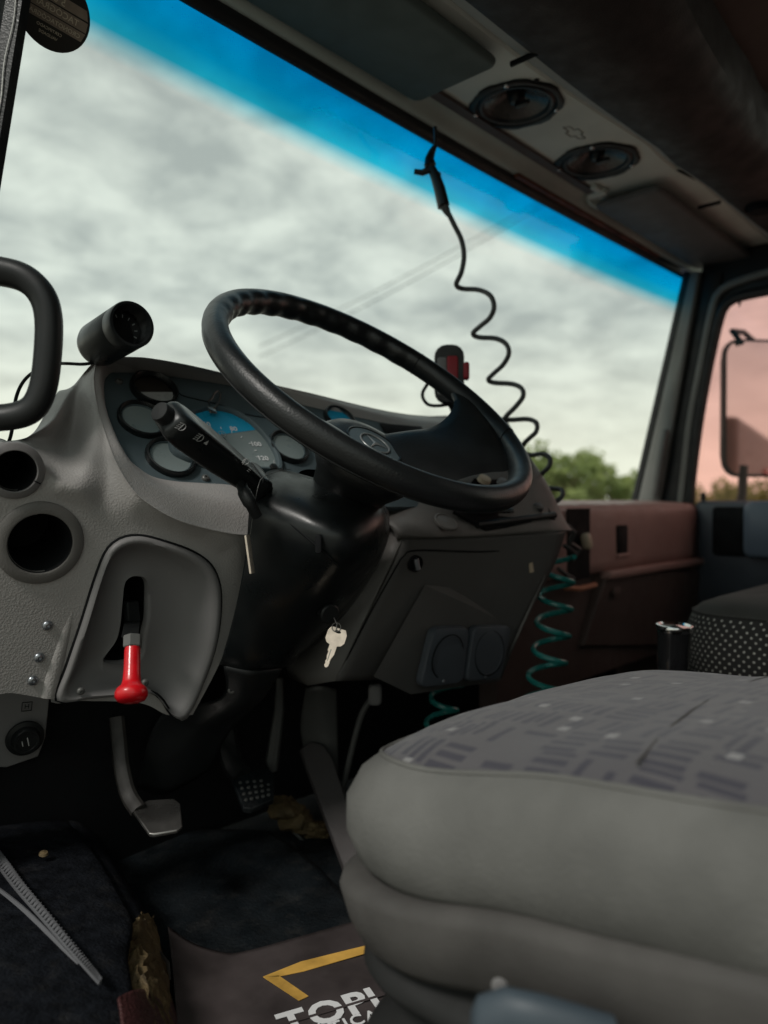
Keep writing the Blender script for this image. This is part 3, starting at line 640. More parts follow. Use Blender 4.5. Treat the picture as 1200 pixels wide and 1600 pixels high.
# --- instrument panel
outl = [(166, 588), (185, 578), (230, 584), (300, 593), (380, 607), (470, 632), (640, 668), (800, 690), (800, 790), (600, 790), (470, 775), (386, 772), (345, 757), (295, 753), (255, 749), (228, 739), (203, 718), (184, 688), (170, 652), (162, 618)]
MP = frame(P0, PN, PU); MI = MP.inverted()
p2 = [(MI @ pan(*p)).to_2d() for p in outl]; p2 = [q*1.02 for q in p2]
obj('instrument_panel', MB().prism([tuple(q) for q in p2], -.012, -.001).xf(MP), 'panel', D)
# raised hood plate line on the panel
ln = [(262, 592), (270, 606), (285, 618), (310, 624), (345, 632), (375, 645), (400, 650), (440, 655)]
obj('panel_seam', MB().tube([pan(x, y, -.0008) for x, y in resample([(a, b, 0) for a, b in ln], 30, False) and [(q.x, q.y) for q in resample([(a, b, 0) for a, b in ln], 30, False)]], .0011, 6), 'dark', D)
def gauge(px, py, r, lensm, parts=True, name='gauge', dish=.004):
    F = panm(px, py)
    gb = obj(name, MB().lathe([(r*.98, -.002), (r, .003), (r*.97, .0075), (r*.91, .0085), (r*.86, .006), (r*.835, .0015)], 44).xf(F), 'satin', D)
    obj('dial', MB().lathe([(.0002, .0012), (r*.84, .0012)], 40).xf(F), lensm, gb)
    obj('inner_rim', MB().lathe([(r*.835, .0012), (r*.82, .0035), (r*.79, .0035), (r*.78, .0012)], 40).xf(F), 'panel', gb)
    return gb, F
gauge(266, 716, .0353, 'dial'); gauge(222, 657, .0353, 'dial')
# the open gauge hole at the top with a pale lens fallen inside
F = panm(240, 611); r = .0355
gb = obj('gauge', MB().lathe([(r*.98, -.002), (r, .004), (r*.97, .010), (r*.91, .011), (r*.84, .008), (r*.80, .0)], 44).xf(F), 'satin', D, label='gauge at the top left with a sunken pale dial')
obj('tube', MB().lathe([(r*.81, .004), (r*.80, -.001), (r*.80, -.0008)], 40).xf(F), 'dark', gb)
obj('dial', MB().lathe([(.0002, .0005), (r*.82, .0005)], 40).xf(F), mat('brown_dial', (.03, .024, .02), .4, .5), gb)
dd = [(r*.80*math.cos(R(a)), r*.80*math.sin(R(a))) for a in range(-165, 1, 15)]
obj('pale_lens', MB().prism(dd, .001, .0016).xf(F), mat('pale_lens', (.42, .42, .41), .3, .5), gb)
gauge(530, 656, .030, 'dialblue'); gauge(450, 700, .034, 'dial')
# speedometer
OV = [(283, 655), (300, 642), (330, 637), (362, 643), (395, 662), (420, 688), (436, 715), (440, 735), (432, 739), (400, 738), (360, 735), (310, 728), (270, 712), (262, 690), (270, 668)]
def panloop(pts, k=4): return [pan(q.x, q.y) for q in spline([(a, b, 0) for a, b in pts], k, closed=True)]
lo = panloop(OV); cen = sum(lo, Vector())/len(lo)
fr = MB().loft([[cen+(p-cen)*s_+PN*h for p in lo] for s_, h in ((1.0, -.002), (1.0, .004), (.97, .008), (.92, .008), (.89, .005), (.885, .0015))], False, False)
sp = obj('speedometer', fr, 'panel', D)
dl = [cen+(p-cen)*.89+PN*.002 for p in lo]; mb = MB(); mb.add(dl, [tuple(range(len(dl)))]); obj('dial', mb, 'dial', sp)
bl = [cen+(p-cen)*.885+PN*.0024 for p in [pan(*q) for q in ((262, 690), (266, 676), (273, 664), (283, 655), (292, 647), (300, 642), (315, 638), (330, 637), (346, 639), (362, 643), (380, 652), (395, 662), (404, 671))]]
obj('border_line', MB().tube([cen+(p-cen)*.85+PN*.0026 for p in lo[26:52]], .0005, 5), 'icon', sp)
mb = MB(); mb.add(bl, [tuple(range(len(bl)))]); obj('blue_arc', mb, 'dialblue', sp)
FT = lambda x, y, rot=0: panm(x, y, .003) @ Matrix.Rotation(rot, 4, 'Z')
for s_, x, y in (('60', 323, 666), ('80', 365, 673), ('100', 400, 697), ('120', 411, 719)):
    obj('numeral', text_mb(s_, .0125, bold=.0002, align='CENTER', extrude=.0001).xf(FT(x, y+2, 0)), 'white', sp)
for x, y, rot in ((328, 670, 1.9), (344, 671, 1.6), (361, 677, 1.3), (376, 685, .9), (389, 695, .5), (398, 706, .2), (401, 716, .0)):
    obj('tick', MB().box((-.0022, -.0006, 0), (.0022, .0006, .0002)).xf(FT(x, y, rot)), 'white', sp)
def star(F, r, parent, m, mw=.12, name='emblem'):
    mb = MB().tube([(r*math.cos(2*math.pi*i/40), r*math.sin(2*math.pi*i/40), 0) for i in range(40)], r*.06, 8, closed=True)
    pts = []
    for i in range(6):
        a = R(90+60*i); q = r*.97 if i % 2 == 0 else r*mw; pts.append((q*math.cos(a), q*math.sin(a)))
    mb.add([(x, y, 0) for x, y in pts]+[(0, 0, r*.10)], [(i, (i+1) % 6, 6) for i in range(6)])
    return obj(name, mb.xf(F), m, parent)
star(FT(346, 680, 0), .0055, sp, 'icon', name='star_mark')
obj('needle_hub', MB().lathe([(.007, 0), (.0065, .004), (.0002, .005)], 20).xf(panm(345, 692, .002)), 'black', sp)
obj('reset_knob', MB().lathe([(.006, 0), (.006, .009), (.005, .0105), (.0002, .011)], 20).xf(panm(424, 736, .001)), 'black', D)
# little metal loop clipped on the speedometer rim
lp = [(324, 640), (322, 634), (328, 630), (331, 622), (337, 618), (341, 623), (339, 633), (334, 642), (330, 647)]
obj('clip_loop', MB().tube([pan(x, y, .010) for x, y in lp], .0015, 8).merge(MB().box((-.006, -.010, 0), (.006, .004, .002), .0008).xf(panm(327, 646, .009))), 'steel', D)
for x, y in ((186, 596), (321, 747)): screw(pan(x, y, .0005), PN, .0055, D, 'dsteel')
obj('blank_slot', MB().box((-.05, -.012, 0), (.05, .012, .002), .0008).xf(panm(630, 672, 0)), 'dark', D)
# --- empty holes with black collars in the left wing
for k, (p, r) in enumerate(RC):
    F = frame(p, LN, WU)
    rg = obj('hole_collar', MB().lathe([(r*1.07, -.003), (r*1.06, .0025), (r*1.01, .0045), (r*.80, .007), (r*.775, .0065), (r*.765, .003)], 56).xf(F), 'surround' if k else 'console', D, label=('large round empty hole with a dark collar', 'smaller round empty hole with a split collar')[k])
    obj('well', MB().lathe([(r*.768, .004), (r*.745, .0), (r*.72, -.03), (r*.72, -.12), (.0004, -.121)], 40).xf(F), 'dark', rg)
    obj('snap_ring', MB().tube([(r*.755*math.cos(R(i)), r*.755*math.sin(R(i)), .0) for i in range(100, 290, 8)], .0012, 6).xf(F), 'steel', rg)
    if k: obj('split', MB().box((r*.77, -.0007, .0025), (r*1.0, .0007, .0073)).xf(F @ Matrix.Rotation(R(-24), 4, 'Z')), 'dark', rg)
# --- rivets
for x, y in ((74, 977), (61, 1027), (51, 1063)): screw(wing(x, y, .0008), LN, .0062, D, 'screw', 'rivet')
# raised rib at the right of the rivets
rib = [(124, 915), (112, 960), (97, 1010), (82, 1060), (76, 1090)]
obj('edge_rib', MB().tube([wing(x, y, -.0075) for x, y in rib], [.003, .008, .010, .012, .012], 10), 'shell', D)
# --- lever surround: dished panel with a keyhole slot
n = 96
lo = resample(spline([wing(*p) for p in OUT], 5, closed=True), n); ls = resample(spline([wing(*p) for p in SLOT], 5, closed=True), n)
def ringl(t, off): return [a.lerp(b, t)+LN*off for a, b in zip(lo, ls)]
lp = [ringl(-.07, -.004), ringl(-.005, -.003), ringl(0.0, .003), ringl(.03, .009), ringl(.10, .010), ringl(.17, .004), ringl(.30, -.012), ringl(.50, -.022), ringl(.72, -.025), ringl(.93, -.023), ringl(.97, -.022), ringl(1.0, -.025), ringl(1.01, -.034)]
ss = obj('lever_surround', MB().loft(lp, False, False), 'surround', D, smooth=70)
obj('slot_well', MB().loft([ringl(1.0, -.026), ringl(.96, -.05), ringl(.92, -.16)], False, True), 'dark', ss)
obj('shadow_gap', MB().tube([p+LN*.0005 for p in lo], .0026, 6, closed=True), 'dark', ss)
for x, y in ((123, 1075), (223, 1062)): screw(wing(x, y, .0105), LN, .0048, ss, 'dsteel')
# --- lower bracket with round knob
bk = [(-.027, .07), (.033, .07), (.033, -.03), (.026, -.056), (-.012, -.066), (-.03, -.062), (-.038, -.046)]
F = frame(P(33, 1125, 1.02), LN, WU)
kb = obj('switch_bracket', MB().loft([[(x, y, z) for x, y in bk] for z in (-.004, .0)]).xf(F), 'surround', D, bevel=.0015)
F2 = frame(P(39, 1153, 1.014), LN, WU)
obj('knob', MB().lathe([(.024, 0), (.0235, .003), (.020, .004), (.018, .0045), (.0165, .012), (.0155, .0135), (.0125, .0135), (.012, .0125), (.0003, .0128)], 36).xf(F2), 'black', kb)
obj('knob_mark', MB().box((.001, -.006, .0128), (.002, .006, .0133)).merge(MB().box((-.006, -.004, .0128), (-.005, .003, .0133))).xf(F2 @ Matrix.Rotation(R(14), 4, 'Z')), 'icon', kb)
obj('stamped_mark', MB().tube([(-.006, -.006, 0), (.006, -.006, 0), (.006, .006, 0), (-.006, .006, 0)], .0007, 4, closed=True).merge(text_mb('H', .009, align='CENTER').xf(Matrix.Translation((0, -.003, 0)))).xf(frame(P(42, 1104, 1.0165), LN, WU)), 'black', kb)
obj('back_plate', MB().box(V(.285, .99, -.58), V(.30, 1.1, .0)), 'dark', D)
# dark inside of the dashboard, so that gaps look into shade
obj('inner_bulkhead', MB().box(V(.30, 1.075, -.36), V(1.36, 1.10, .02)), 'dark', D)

# --- gauge pod on top, with wire
a, b = P(207, 506, .985), P(150, 541, 1.065); ax = (a-b).normalized(); F = frame(b, ax); ln = (a-b).length; r = .0305
t = thing('gauge_pod', 'black tube gauge pod standing on the left end of the dashboard', 'gauge pod', b)
obj('tube', MB().lathe([(.0004, -.004), (r*.75, -.003), (r*.93, .004), (r, .012), (r, ln*.78), (r*.985, ln*.785), (r*.985, ln*.80), (r, ln*.805), (r, ln-.002), (r*.97, ln), (r*.86, ln), (r*.84, ln-.003), (r*.80, ln-.030)], 44).xf(F), 'satin', t)
obj('gauge_face', MB().lathe([(.0004, ln-.0300), (r*.81, ln-.0300)], 36).xf(F), 'dark', t)
F3 = frame(a-ax*.0295, ax, rt)
for i in range(9):
    q = R(200-27*i); obj('tick', MB().box((-.0006, -.002, 0), (.0006, .002, .0004)).xf(F3 @ Matrix.Translation((math.cos(q)*r*.62, math.sin(q)*r*.62, 0)) @ Matrix.Rotation(q-R(90), 4, 'Z')), 'icon', t)
obj('lens', MB().lathe([(.0004, 0), (r*.80, 0)], 36).xf(F3 @ Matrix.Translation((0, 0, .004))), 'lens', t)
wr = [P(150, 566, 1.05), P(130, 569, 1.04), P(104, 568, 1.03), P(85, 569, 1.0), P(55, 580, .98), P(36, 597, .97), P(25, 622, .96), P(22, 650, .95), P(17, 680, .95), P(10, 700, .97)]
tag(obj('gauge_wire', MB().tube(spline(wr, 6), .0022, 8), 'black'), 'thin black wire looping from the gauge pod behind the grab handle', 'wire')

# ================================================================== COLUMN, CONSOLE
t = thing('steering_column', 'glossy black steering column shroud below the wheel', 'steering column', V(.72, .86, -.25))
cg = [[P(398, 752, 1.05), P(430, 735, 1.06), P(480, 745, 1.05), P(540, 765, 1.03), P(590, 783, 1.06), P(606, 800, 1.14)],
      [P(392, 770, .995), P(430, 770, .985), P(490, 800, .955), P(550, 818, .955), P(595, 812, 1.02), P(607, 815, 1.13)],
      [P(390, 800, .985), P(420, 812, .965), P(490, 850, .945), P(540, 870, .955), P(585, 860, 1.02), P(604, 845, 1.13)],
      [P(384, 870, .99), P(420, 880, .985), P(480, 905, .99), P(520, 915, 1.02), P(560, 905, 1.08), P(585, 890, 1.17)],
      [P(366, 960, 1.02), P(400, 965, 1.02), P(450, 975, 1.05), P(490, 975, 1.09), P(520, 965, 1.14), P(545, 950, 1.2)],
      [P(345, 1035, 1.06), P(385, 1045, 1.06), P(430, 1042, 1.09), P(455, 1035, 1.14), P(470, 1020, 1.18), P(500, 1000, 1.24)],
      [P(345, 1030, 1.14), P(385, 1035, 1.14), P(430, 1032, 1.18), P(455, 1025, 1.22), P(470, 1010, 1.26), P(500, 990, 1.3)]]
obj('shroud', MB().grid(surf(cg, 6, 6)), 'satin', t, solid=.003)
obj('shroud_seam', MB().tube(spline([P(392, 775, .99), P(430, 800, .966), P(465, 828, .948), P(505, 862, .942), P(528, 884, .958)], 5), .0016, 6), 'dark', t)
obj('shroud_clip', MB().box((-.004, -.012, 0), (.004, .012, .004), .0015).xf(frame(P(498, 850, .936), -fw, rt)), 'dark', t)
obj('side_slot', MB().box((-.0025, -.014, 0), (.0025, .014, .002)).xf(frame(P(586, 843, 1.005), -fw+rt*.5, rt)), 'dark', t)
obj('lower_cover', MB().grid(surf([[P(350, 1040, 1.06), P(395, 1048, 1.06), P(440, 1044, 1.1)], [P(345, 1090, 1.1), P(380, 1100, 1.1), P(410, 1090, 1.13)], [P(250, 1120, 1.16), P(300, 1150, 1.16), P(360, 1140, 1.17)], [P(215, 1230, 1.2), P(260, 1240, 1.2), P(330, 1200, 1.22)]], 5, 5)), 'black', t, solid=.004)
screw(P(362, 1078, 1.085), -fw, .006, t, 'dsteel')
obj('lock_barrel', MB().lathe([(.014, -.01), (.014, .004), (.012, .006), (.0003, .006)], 24).xf(frame(P(514, 958, 1.06), Vector((-.3, -.9, -.2)))), 'black', t)
obj('tilt_lever', MB().tube(spline([P(378, 758, .94), P(382, 770, .925), P(390, 785, .92), P(401, 806, .93)], 4), [.007]*4+[.0085]*5+[.007]*4, 12), 'black', t)

CO = thing('centre_console', 'dark centre console with access cover and two square socket lids', 'console', V(1.08, .9, -.3))
YC0, YC1 = .79, .72
fl_, fr_ = P(630, 841, 1.206), P(884, 829, 1.43); bl_, br_ = P(524, 1064, 1.18), P(780, 1062, 1.42); br2 = P(796, 1025, 1.425)
ol, obt = P(604, 812, 1.29), P(446, 1035, 1.25)
tl, tr_ = PY(640, 652, .985), PY(790, 655, .90)
# top sloping face
midl, midr = P(600, 781, 1.28), P(846, 748, 1.50)
cg = [[tl+Vector((-.1, .03, 0)), tl, PY(720, 650, .95), tr_, tr_+Vector((.01, .06, -.01))], [midl, P(640, 770, 1.29), P(740, 750, 1.36), P(838, 742, 1.475), P(842, 745, 1.56)], [fl_+Vector((-.012, .03, .03)), P(650, 828, 1.21), P(760, 826, 1.31), P(872, 812, 1.43), P(878, 815, 1.53)], [ol*.3+fl_*.7, fl_, P(757, 838, 1.315), fr_, P(888, 832, 1.53)]]
obj('top_face', MB().grid(surf(cg, 6, 6)), 'console', CO, solid=.003)
obj('left_chamfer', MB().grid([[ol.lerp(obt, i/8), (ol.lerp(obt, i/8)*.5+fl_.lerp(bl_, i/8)*.5)+Vector((-.004, -.004, 0)), fl_.lerp(bl_, i/8)] for i in range(9)]+[[obt+Vector((.02, .01, -.03)), P(482, 1071, 1.21), bl_]]), 'console', CO, solid=.003)
rside = [[fr_.lerp(br2, i/6), fr_.lerp(br2, i/6)+Vector((.03, .10, 0))] for i in range(7)]
obj('right_side', MB().grid(rside), 'console', CO, solid=.003)
tip = P(642, 1085, 1.27); fold = P(664, 914, 1.235)
fp = [[fl_, P(757, 838, 1.318), fr_], [P(610, 890, 1.205), P(742, 895, 1.325), P(864, 885, 1.435)], [P(568, 975, 1.195), P(700, 980, 1.33), P(818, 975, 1.435)], [bl_, P(640, 1060, 1.34), P(782, 1062, 1.43)]]
obj('front_face', MB().grid(surf(fp, 6, 6)), 'coverp', CO, solid=.003)
# protruding wedge that carries the two sockets
A, B, C_, D_ = P(664, 914, 1.25), P(584, 1057, 1.21), P(642, 1085, 1.272), P(655, 978, 1.256)
E_, F_, G_ = P(800, 925, 1.43), P(800, 977, 1.424), P(781, 1064, 1.425)
w_ = MB(); w_.add([A, B, C_, D_], [(0, 1, 2, 3)]); w_.add([A, D_, F_, E_], [(0, 1, 2, 3)]); w_.add([D_, C_, G_, F_], [(0, 1, 2, 3)]); w_.add([B, C_, G_], [(0, 1, 2)])
obj('socket_wedge', w_, 'coverp', CO, smooth=0)
def lid(q, name='socket_lid'):
    pts = [P(*a) for a in q]; nn = (pts[1]-pts[0]).cross(pts[3]-pts[0]).normalized()
    if nn.dot(CAM-pts[0]) < 0: nn = -nn
    c_ = sum(pts, Vector())/4
    def rr(k):
        o_ = []
        for i in range(4):
            p_, a0, a1 = pts[i], pts[i-1], pts[(i+1) % 4]
            for t_ in range(5):
                s_ = t_/4; e0 = p_.lerp(a0, .16); e1 = p_.lerp(a1, .16); o_.append(c_+((e0*(1-s_)**2+p_*2*s_*(1-s_)+e1*s_*s_)-c_)*k)
        return o_
    l_ = obj(name, MB().loft([[p_+nn*h for p_ in rr(k)] for k, h in ((1, -.004), (1, .005), (.97, .009), (.9, .010))]), 'socket', CO)
    rad = min((pts[1]-pts[0]).length, (pts[3]-pts[0]).length)*.40
    F = frame(c_+nn*.010, nn, pts[1]-pts[0])
    obj('round_boss', MB().lathe([(rad, -.001), (rad*.99, .001), (rad*.95, .0014), (rad*.94, -.0004), (.0003, .0)], 36).xf(F), 'socket', l_)
    obj('boss_groove', MB().tube([F @ Vector((rad*1.03*math.cos(R(q)), rad*1.03*math.sin(R(q)), .0004)) for q in range(0, 360, 10)], .0011, 6, closed=True), 'dark', l_)
    m_ = pts[2].lerp(pts[3], .5).lerp(c_, .16); screw(m_+nn*.0105, nn, .003, l_, 'screw')
    return l_
lid([(672, 980, 1.256), (728, 977, 1.320), (718, 1064, 1.312), (650, 1073, 1.258)])
lid([(735, 977, 1.327), (794, 976, 1.398), (777, 1060, 1.392), (722, 1064, 1.317)])
def fnorm(): return (fr_-fl_).cross(bl_-fl_).normalized()
FN = fnorm(); FN = -FN if FN.dot(CAM-fl_) < 0 else FN
obj('cover_seam', MB().tube(spline([P(524, 1064, 1.185), P(575, 965, 1.19), P(618, 888, 1.205), P(630, 870, 1.212), P(652, 860, 1.226), P(750, 862, 1.315), P(838, 858, 1.41), P(850, 868, 1.425), P(845, 895, 1.43)], 6), .0014, 6), 'dark', CO)
for x, y, d in ((650, 881, 1.222), (828, 886, 1.402)):
    F = frame(P(x, y, d), FN); k_ = obj('turn_lock', MB().lathe([(.0135, -.004), (.0135, .001), (.011, .0005), (.0105, -.001), (.0003, -.001)], 28).xf(F), 'dark', CO)
    obj('lock_slot', MB().tube([F @ Vector((-.004, -.008, .001)), F @ Vector((.004, .008, .003))], .0048, 10), 'screw' if x < 700 else 'amber', k_)
obj('oval_blank', MB().lathe([(.0205, -.003), (.0205, .001), (.018, .002), (.0175, .0005), (.0003, .0015)], 32).xf(frame(P(697, 815, 1.243), (fr_-fl_).cross(fl_-midl)*(-1 if (fr_-fl_).cross(fl_-midl).dot(CAM-fl_) < 0 else 1), fr_-fl_)), 'console', CO)
TN = (fr_-fl_).cross(fl_-midl).normalized(); TN = -TN if TN.dot(CAM-fl_) < 0 else TN
rec = [P(708, 800, 1.262), P(760, 828, 1.302), P(868, 812, 1.42), P(828, 752, 1.44), P(740, 748, 1.33)]
obj('radio_bay', MB().loft([[p+TN*h for p in rec] for h in (-.004, .0015)]), 'dark', CO, bevel=.001)
obj('radio_bezel', MB().tube([p+TN*.002 for p in (P(745, 822, 1.29), P(866, 806, 1.418))], .006, 8), 'black', CO)
obj('switch_row', MB().box((-.045, -.008, 0), (.045, .008, .006), .002).xf(frame(P(770, 800, 1.315)+TN*.002, TN, fr_-fl_)), 'satin', CO)
for x, y, d, m_ in ((755, 753, 1.33, 'amber'), (785, 758, 1.36, 'surround'), (838, 795, 1.41, 'steel')):
    obj('knob', MB().lathe([(.012, 0), (.011, .008), (.0003, .009)], 20).xf(frame(P(x, y, d)+TN*.001, TN)), m_, CO)

# ================================================================== STEERING WHEEL
WT = R(39.5); WC = V(.751, .698, .147); WN = Vector((0, -math.sin(WT), math.cos(WT)))
WM = frame(WC, WN, (1, 0, 0)); RW = .225
t = thing('steering_wheel', 'black leather steering wheel with a broad dished centre pad and ringed star emblem', 'steering wheel', WC)
loops = []; NR = 260
for i in range(NR):
    a = 2*math.pi*i/NR; deg = math.degrees(a); lp = []
    for j in range(20):
        b = 2*math.pi*j/20; rr = .0158
        if 32 < deg < 148: rr *= 1+.20*max(0, -math.cos(b))*(.5+.5*math.cos((deg-90)*R(1)*36))*1.0
        lp.append(((RW+rr*math.cos(b))*math.cos(a), (RW+rr*math.cos(b))*math.sin(a), rr*1.12*math.sin(b)))
    loops.append(lp)
rim = obj('rim', MB().grid(loops, closed_u=True, closed_v=True).xf(WM), 'leather', t, smooth=0 or 80)
def seam(deg, tilt=0):
    a = R(deg); mb = MB(); c_ = Vector((RW*math.cos(a), RW*math.sin(a), 0)); rd = Vector((math.cos(a), math.sin(a), 0)); tg = Vector((-math.sin(a), math.cos(a), 0))
    pts = [c_+(rd*math.cos(R(q))+Vector((0, 0, 1.12))*math.sin(R(q)))*.0160+tg*tilt*math.sin(R(q)+.6) for q in range(0, 360, 12)]
    obj('rim_seam', mb.tube(pts, .0007, 6, closed=True).xf(WM), 'dark', rim)
for d_, k in ((31, 0), (-24, .012)): seam(d_, k)
obj('rim_stitch_line', MB().tube([((RW+.0158*math.cos(R(-42)))*math.cos(R(a)), (RW+.0158*math.cos(R(-42)))*math.sin(R(a)), .0158*1.12*math.sin(R(-42))) for a in range(0, 360, 3)], .0007, 6, closed=True).xf(WM), 'seal', rim)
# spokes: dished arms from the hub out to the rim
HS = -.066
half = [(0, .006, -.074, -.132, -.070), (.035, -.003, -.066, -.137, -.056), (.083, -.017, -.044, -.141, -.030), (.12, -.019, -.034, -.146, -.017), (.148, -.014, -.024, -.151, -.008), (.178, .002, -.011, -.121, -.003), (.199, .024, -.004, -.082, -.001), (.214, .062, .0, -.030, .0)]
prof_ = [(-a, b, c_, d, e) for a, b, c_, d, e in reversed(half[1:])]+half
cols_ = list(zip(*prof_)); fine = list(zip(*[spline(list(c_), 5) for c_ in cols_])); lp = []
for x, yu, zu, yl, zl in fine:
    rw, rb = [], []
    for k in range(15):
        s_ = k/14; cv = math.sin(math.pi*s_)**.5; p_ = Vector((x, yu+(yl-yu)*s_, zu+(zl-zu)*s_)); e_ = abs(x)/.214
        rw.append(p_+Vector((0, 0, (.009-.001*e_)*cv))); rb.append(p_-Vector((0, 0, (.020-.010*e_)*cv)))
    lp.append(rw+rb[-2:0:-1])
obj('spoke_pad', MB().loft(lp).xf(WM), 'leather', t, smooth=80)
hub = obj('hub', MB().lathe([(.0004, .010), (.050, .0095), (.066, .006), (.074, -.002), (.076, -.016), (.070, -.03), (.056, -.05), (.050, -.075), (.052, -.082)], 48).xf(WM @ Matrix.Translation((0, -.042, HS))), 'leather', t)
obj('horn_ring', MB().lathe([(.041, .0096), (.041, .0112), (.0395, .0118), (.038, .0112), (.038, .0098)], 48).xf(WM @ Matrix.Translation((0, -.042, HS))), 'satin', hub)
obj('horn_plate', MB().lathe([(.0385, .0105), (.025, .0112), (.0003, .0115)], 40).xf(WM @ Matrix.Translation((0, -.042, HS))), 'panel', hub)
star(WM @ Matrix.Translation((0, -.042, HS+.0125)), .0215, hub, mat('grey_metal_emblem', (.24, .25, .25), .4, .5, metal=.5))
obj('neck', MB().lathe([(.052, -.08), (.060, -.10), (.064, -.13), (.066, -.17)], 40).xf(WM @ Matrix.Translation((0, -.016, HS-.012))), 'satin', t)

# stalk
s0, s1 = V(.462, .742, .094), V(.664, .80, .004)
t = thing('indicator_stalk', 'chunky black stalk with printed lamp and wiper symbols left of the wheel', 'stalk', s1)
ax = (s0-s1).normalized(); F = frame(s1, ax, WN); Ls = (s0-s1).length
sec = [(0, .022, .027), (.02, .025, .031), (.05, .028, .036), (.09, .032, .041), (.14, .036, .046), (Ls-.025, .037, .047), (Ls-.010, .035, .044), (Ls-.003, .030, .038), (Ls, .023, .030)]
obj('body', MB().loft([[(x, y, z) for x, y in rrect(a_2, b_2, .008, 4)] for z, a_2, b_2 in sec]).xf(F), 'satin', t)
obj('end_button', MB().lathe([(.0115, -.002), (.0115, .010), (.0105, .0125), (.0003, .013)], 28).xf(F @ Matrix.Translation((0, 0, Ls))), 'black', t)
obj('grip_ridge', MB().loft([[(x, y, z) for x, y in rrect(a_2, b_2, .006, 4)] for z, a_2, b_2 in ((.045, .032, .040), (.050, .037, .045), (.058, .037, .045), (.066, .032, .041))]).xf(F), 'satin', t)
side = -WN.cross(ax).normalized()
def onstalk(px, py):        # point on the face of the stalk turned to the driver
    r_ = ray(px, py); best = None
    sn = (F.to_3x3() @ Vector((0, 1, 0))); sn = sn if sn.dot(CAM-s1) > 0 else -sn
    return PP(px, py, s1+sn*.0238, sn, .0004), sn
def icon(px, py, kind):
    c_, sn = onstalk(px, py); F_ = frame(c_, sn, -ax)
    mb = MB(); arc = [(.0045*math.cos(R(a)), .0045*math.sin(R(a)), 0) for a in range(-90, 91, 20)]
    if kind == 'lamp':
        mb.tube(arc+[(-.001, .0045, 0), (-.001, -.0045, 0)], .0004, 4, closed=True)
        for k in range(4): mb.tube([(-.0025, -.004+.0026*k, 0), (-.006, -.005+.0026*k, 0)], .0004, 4)
    if kind == 'tri': mb.add([(0, .003, 0), (-.003, -.003, 0), (.003, -.003, 0)], [(0, 1, 2)])
    if kind == 'wiper':
        mb.tube([(.005*math.cos(R(a)), .005*math.sin(R(a)), 0) for a in range(20, 161, 20)]+[(-.003, -.003, 0), (.003, -.003, 0)], .0004, 4, closed=True); mb.tube([(.0, -.004, 0), (-.003, .003, 0)], .0004, 4)
    if kind == 'bars':
        for k in range(3): mb.tube([(-.002, .0025*(k-1), 0), (.002, .0025*(k-1), 0)], .0004, 4)
    obj('printed_symbol', mb.xf(F_), 'icon', t)
for x, y, k in ((284, 667, 'lamp'), (312, 684, 'lamp'), (323, 691, 'tri'), (383, 722, 'wiper'), (390, 734, 'bars')): icon(x, y, k)
obj('root_boot', MB().tube([s1+ax*.008, s1-ax*.03, s1-ax*.07], [.0155, .019, .024], 14), 'black', t)

# ================================================================== LEVERS, KEYS
a, b = P(207, 1012, .872), P(205, 1096, .845); axl = (b-a).normalized(); F = frame(a, axl); ln = (b-a).length
t = thing('brake_lever', 'red handled lever sticking out of the dished slot in the dashboard', 'lever', wing(216, 950, -.03))
obj('arm', MB().loft([[p+Vector(q) for q in ((-.009, 0, 0), (.009, 0, 0), (.009, .012, 0), (-.009, .012, 0))] for p in (wing(219, 950, -.03), wing(215, 975, -.012), a-axl*.012)]), 'black', t, bevel=.002)
obj('locknut', MB().lathe([(.010, -.014), (.0105, -.012), (.0105, -.001), (.0095, 0)], 6, True, True).xf(F), 'dsteel', t)
obj('handle', MB().lathe([(.0002, -.001), (.0082, -.001), (.0088, .004), (.0092, ln*.45), (.0100, ln*.62), (.0115, ln*.70), (.0160, ln*.76), (.0178, ln*.84), (.0176, ln*.91), (.0150, ln*.98), (.0100, ln*1.01), (.0002, ln*1.02)], 36).xf(F), 'red', t)
# ignition key hanging flat
kc = P(521, 1008, 1.03); KF = frame(kc, (P(521, 1008, .5)-kc).normalized()+Vector((-.1, 0, .1)), rt*1.0-up*.16)
KX = KF @ Matrix.Rotation(R(0), 4, 'Z')
t = thing('key', 'pale nickel key hanging flat below the ignition lock', 'key', kc, 'keys')
def keyshape(KX, t, sc_=1):
    bow = [(-.0135, .017), (-.010, .0235), (.010, .0235), (.0135, .017), (.0135, .006), (.010, .001), (.0052, -.0005), (.0052, -.012), (.003, -.018), (.0022, -.0225), (.0030, -.0245), (.0022, -.0262), (.0028, -.028), (.0005, -.031), (-.0018, -.031), (-.0035, -.028), (-.0026, -.0255), (-.0038, -.023), (-.0026, -.020), (-.0040, -.016), (-.0038, -.0095), (-.0052, -.0090), (-.0052, -.0005), (-.010, .001), (-.0135, .006)]
    bow = [(x*sc_, y*sc_) for x, y in bow]; hole = [(.0045*math.cos(R(q))*sc_, (.0185+.0020*math.sin(R(q)))*sc_) for q in range(0, 360, 20)]
    obj('blade', MB().prism(bow, -.001, .001).xf(KX), 'key', t, bevel=.0004)
    obj('bow_hole', MB().prism(hole, -.0013, .0013).xf(KX), 'dark', t)
    obj('fuller_groove', MB().box((-.0016*sc_, -.022*sc_, .0009), (-.0006*sc_, -.006*sc_, .0012)).xf(KX), 'steel', t)
    obj('bow_panel', MB().prism(rrect(.021*sc_, .008*sc_, .002), .0009, .0012).xf(KX @ Matrix.Translation((0, .0095*sc_, 0))), 'key', t)
keyshape(KX @ Matrix.Rotation(R(-9), 4, 'Z'), t)
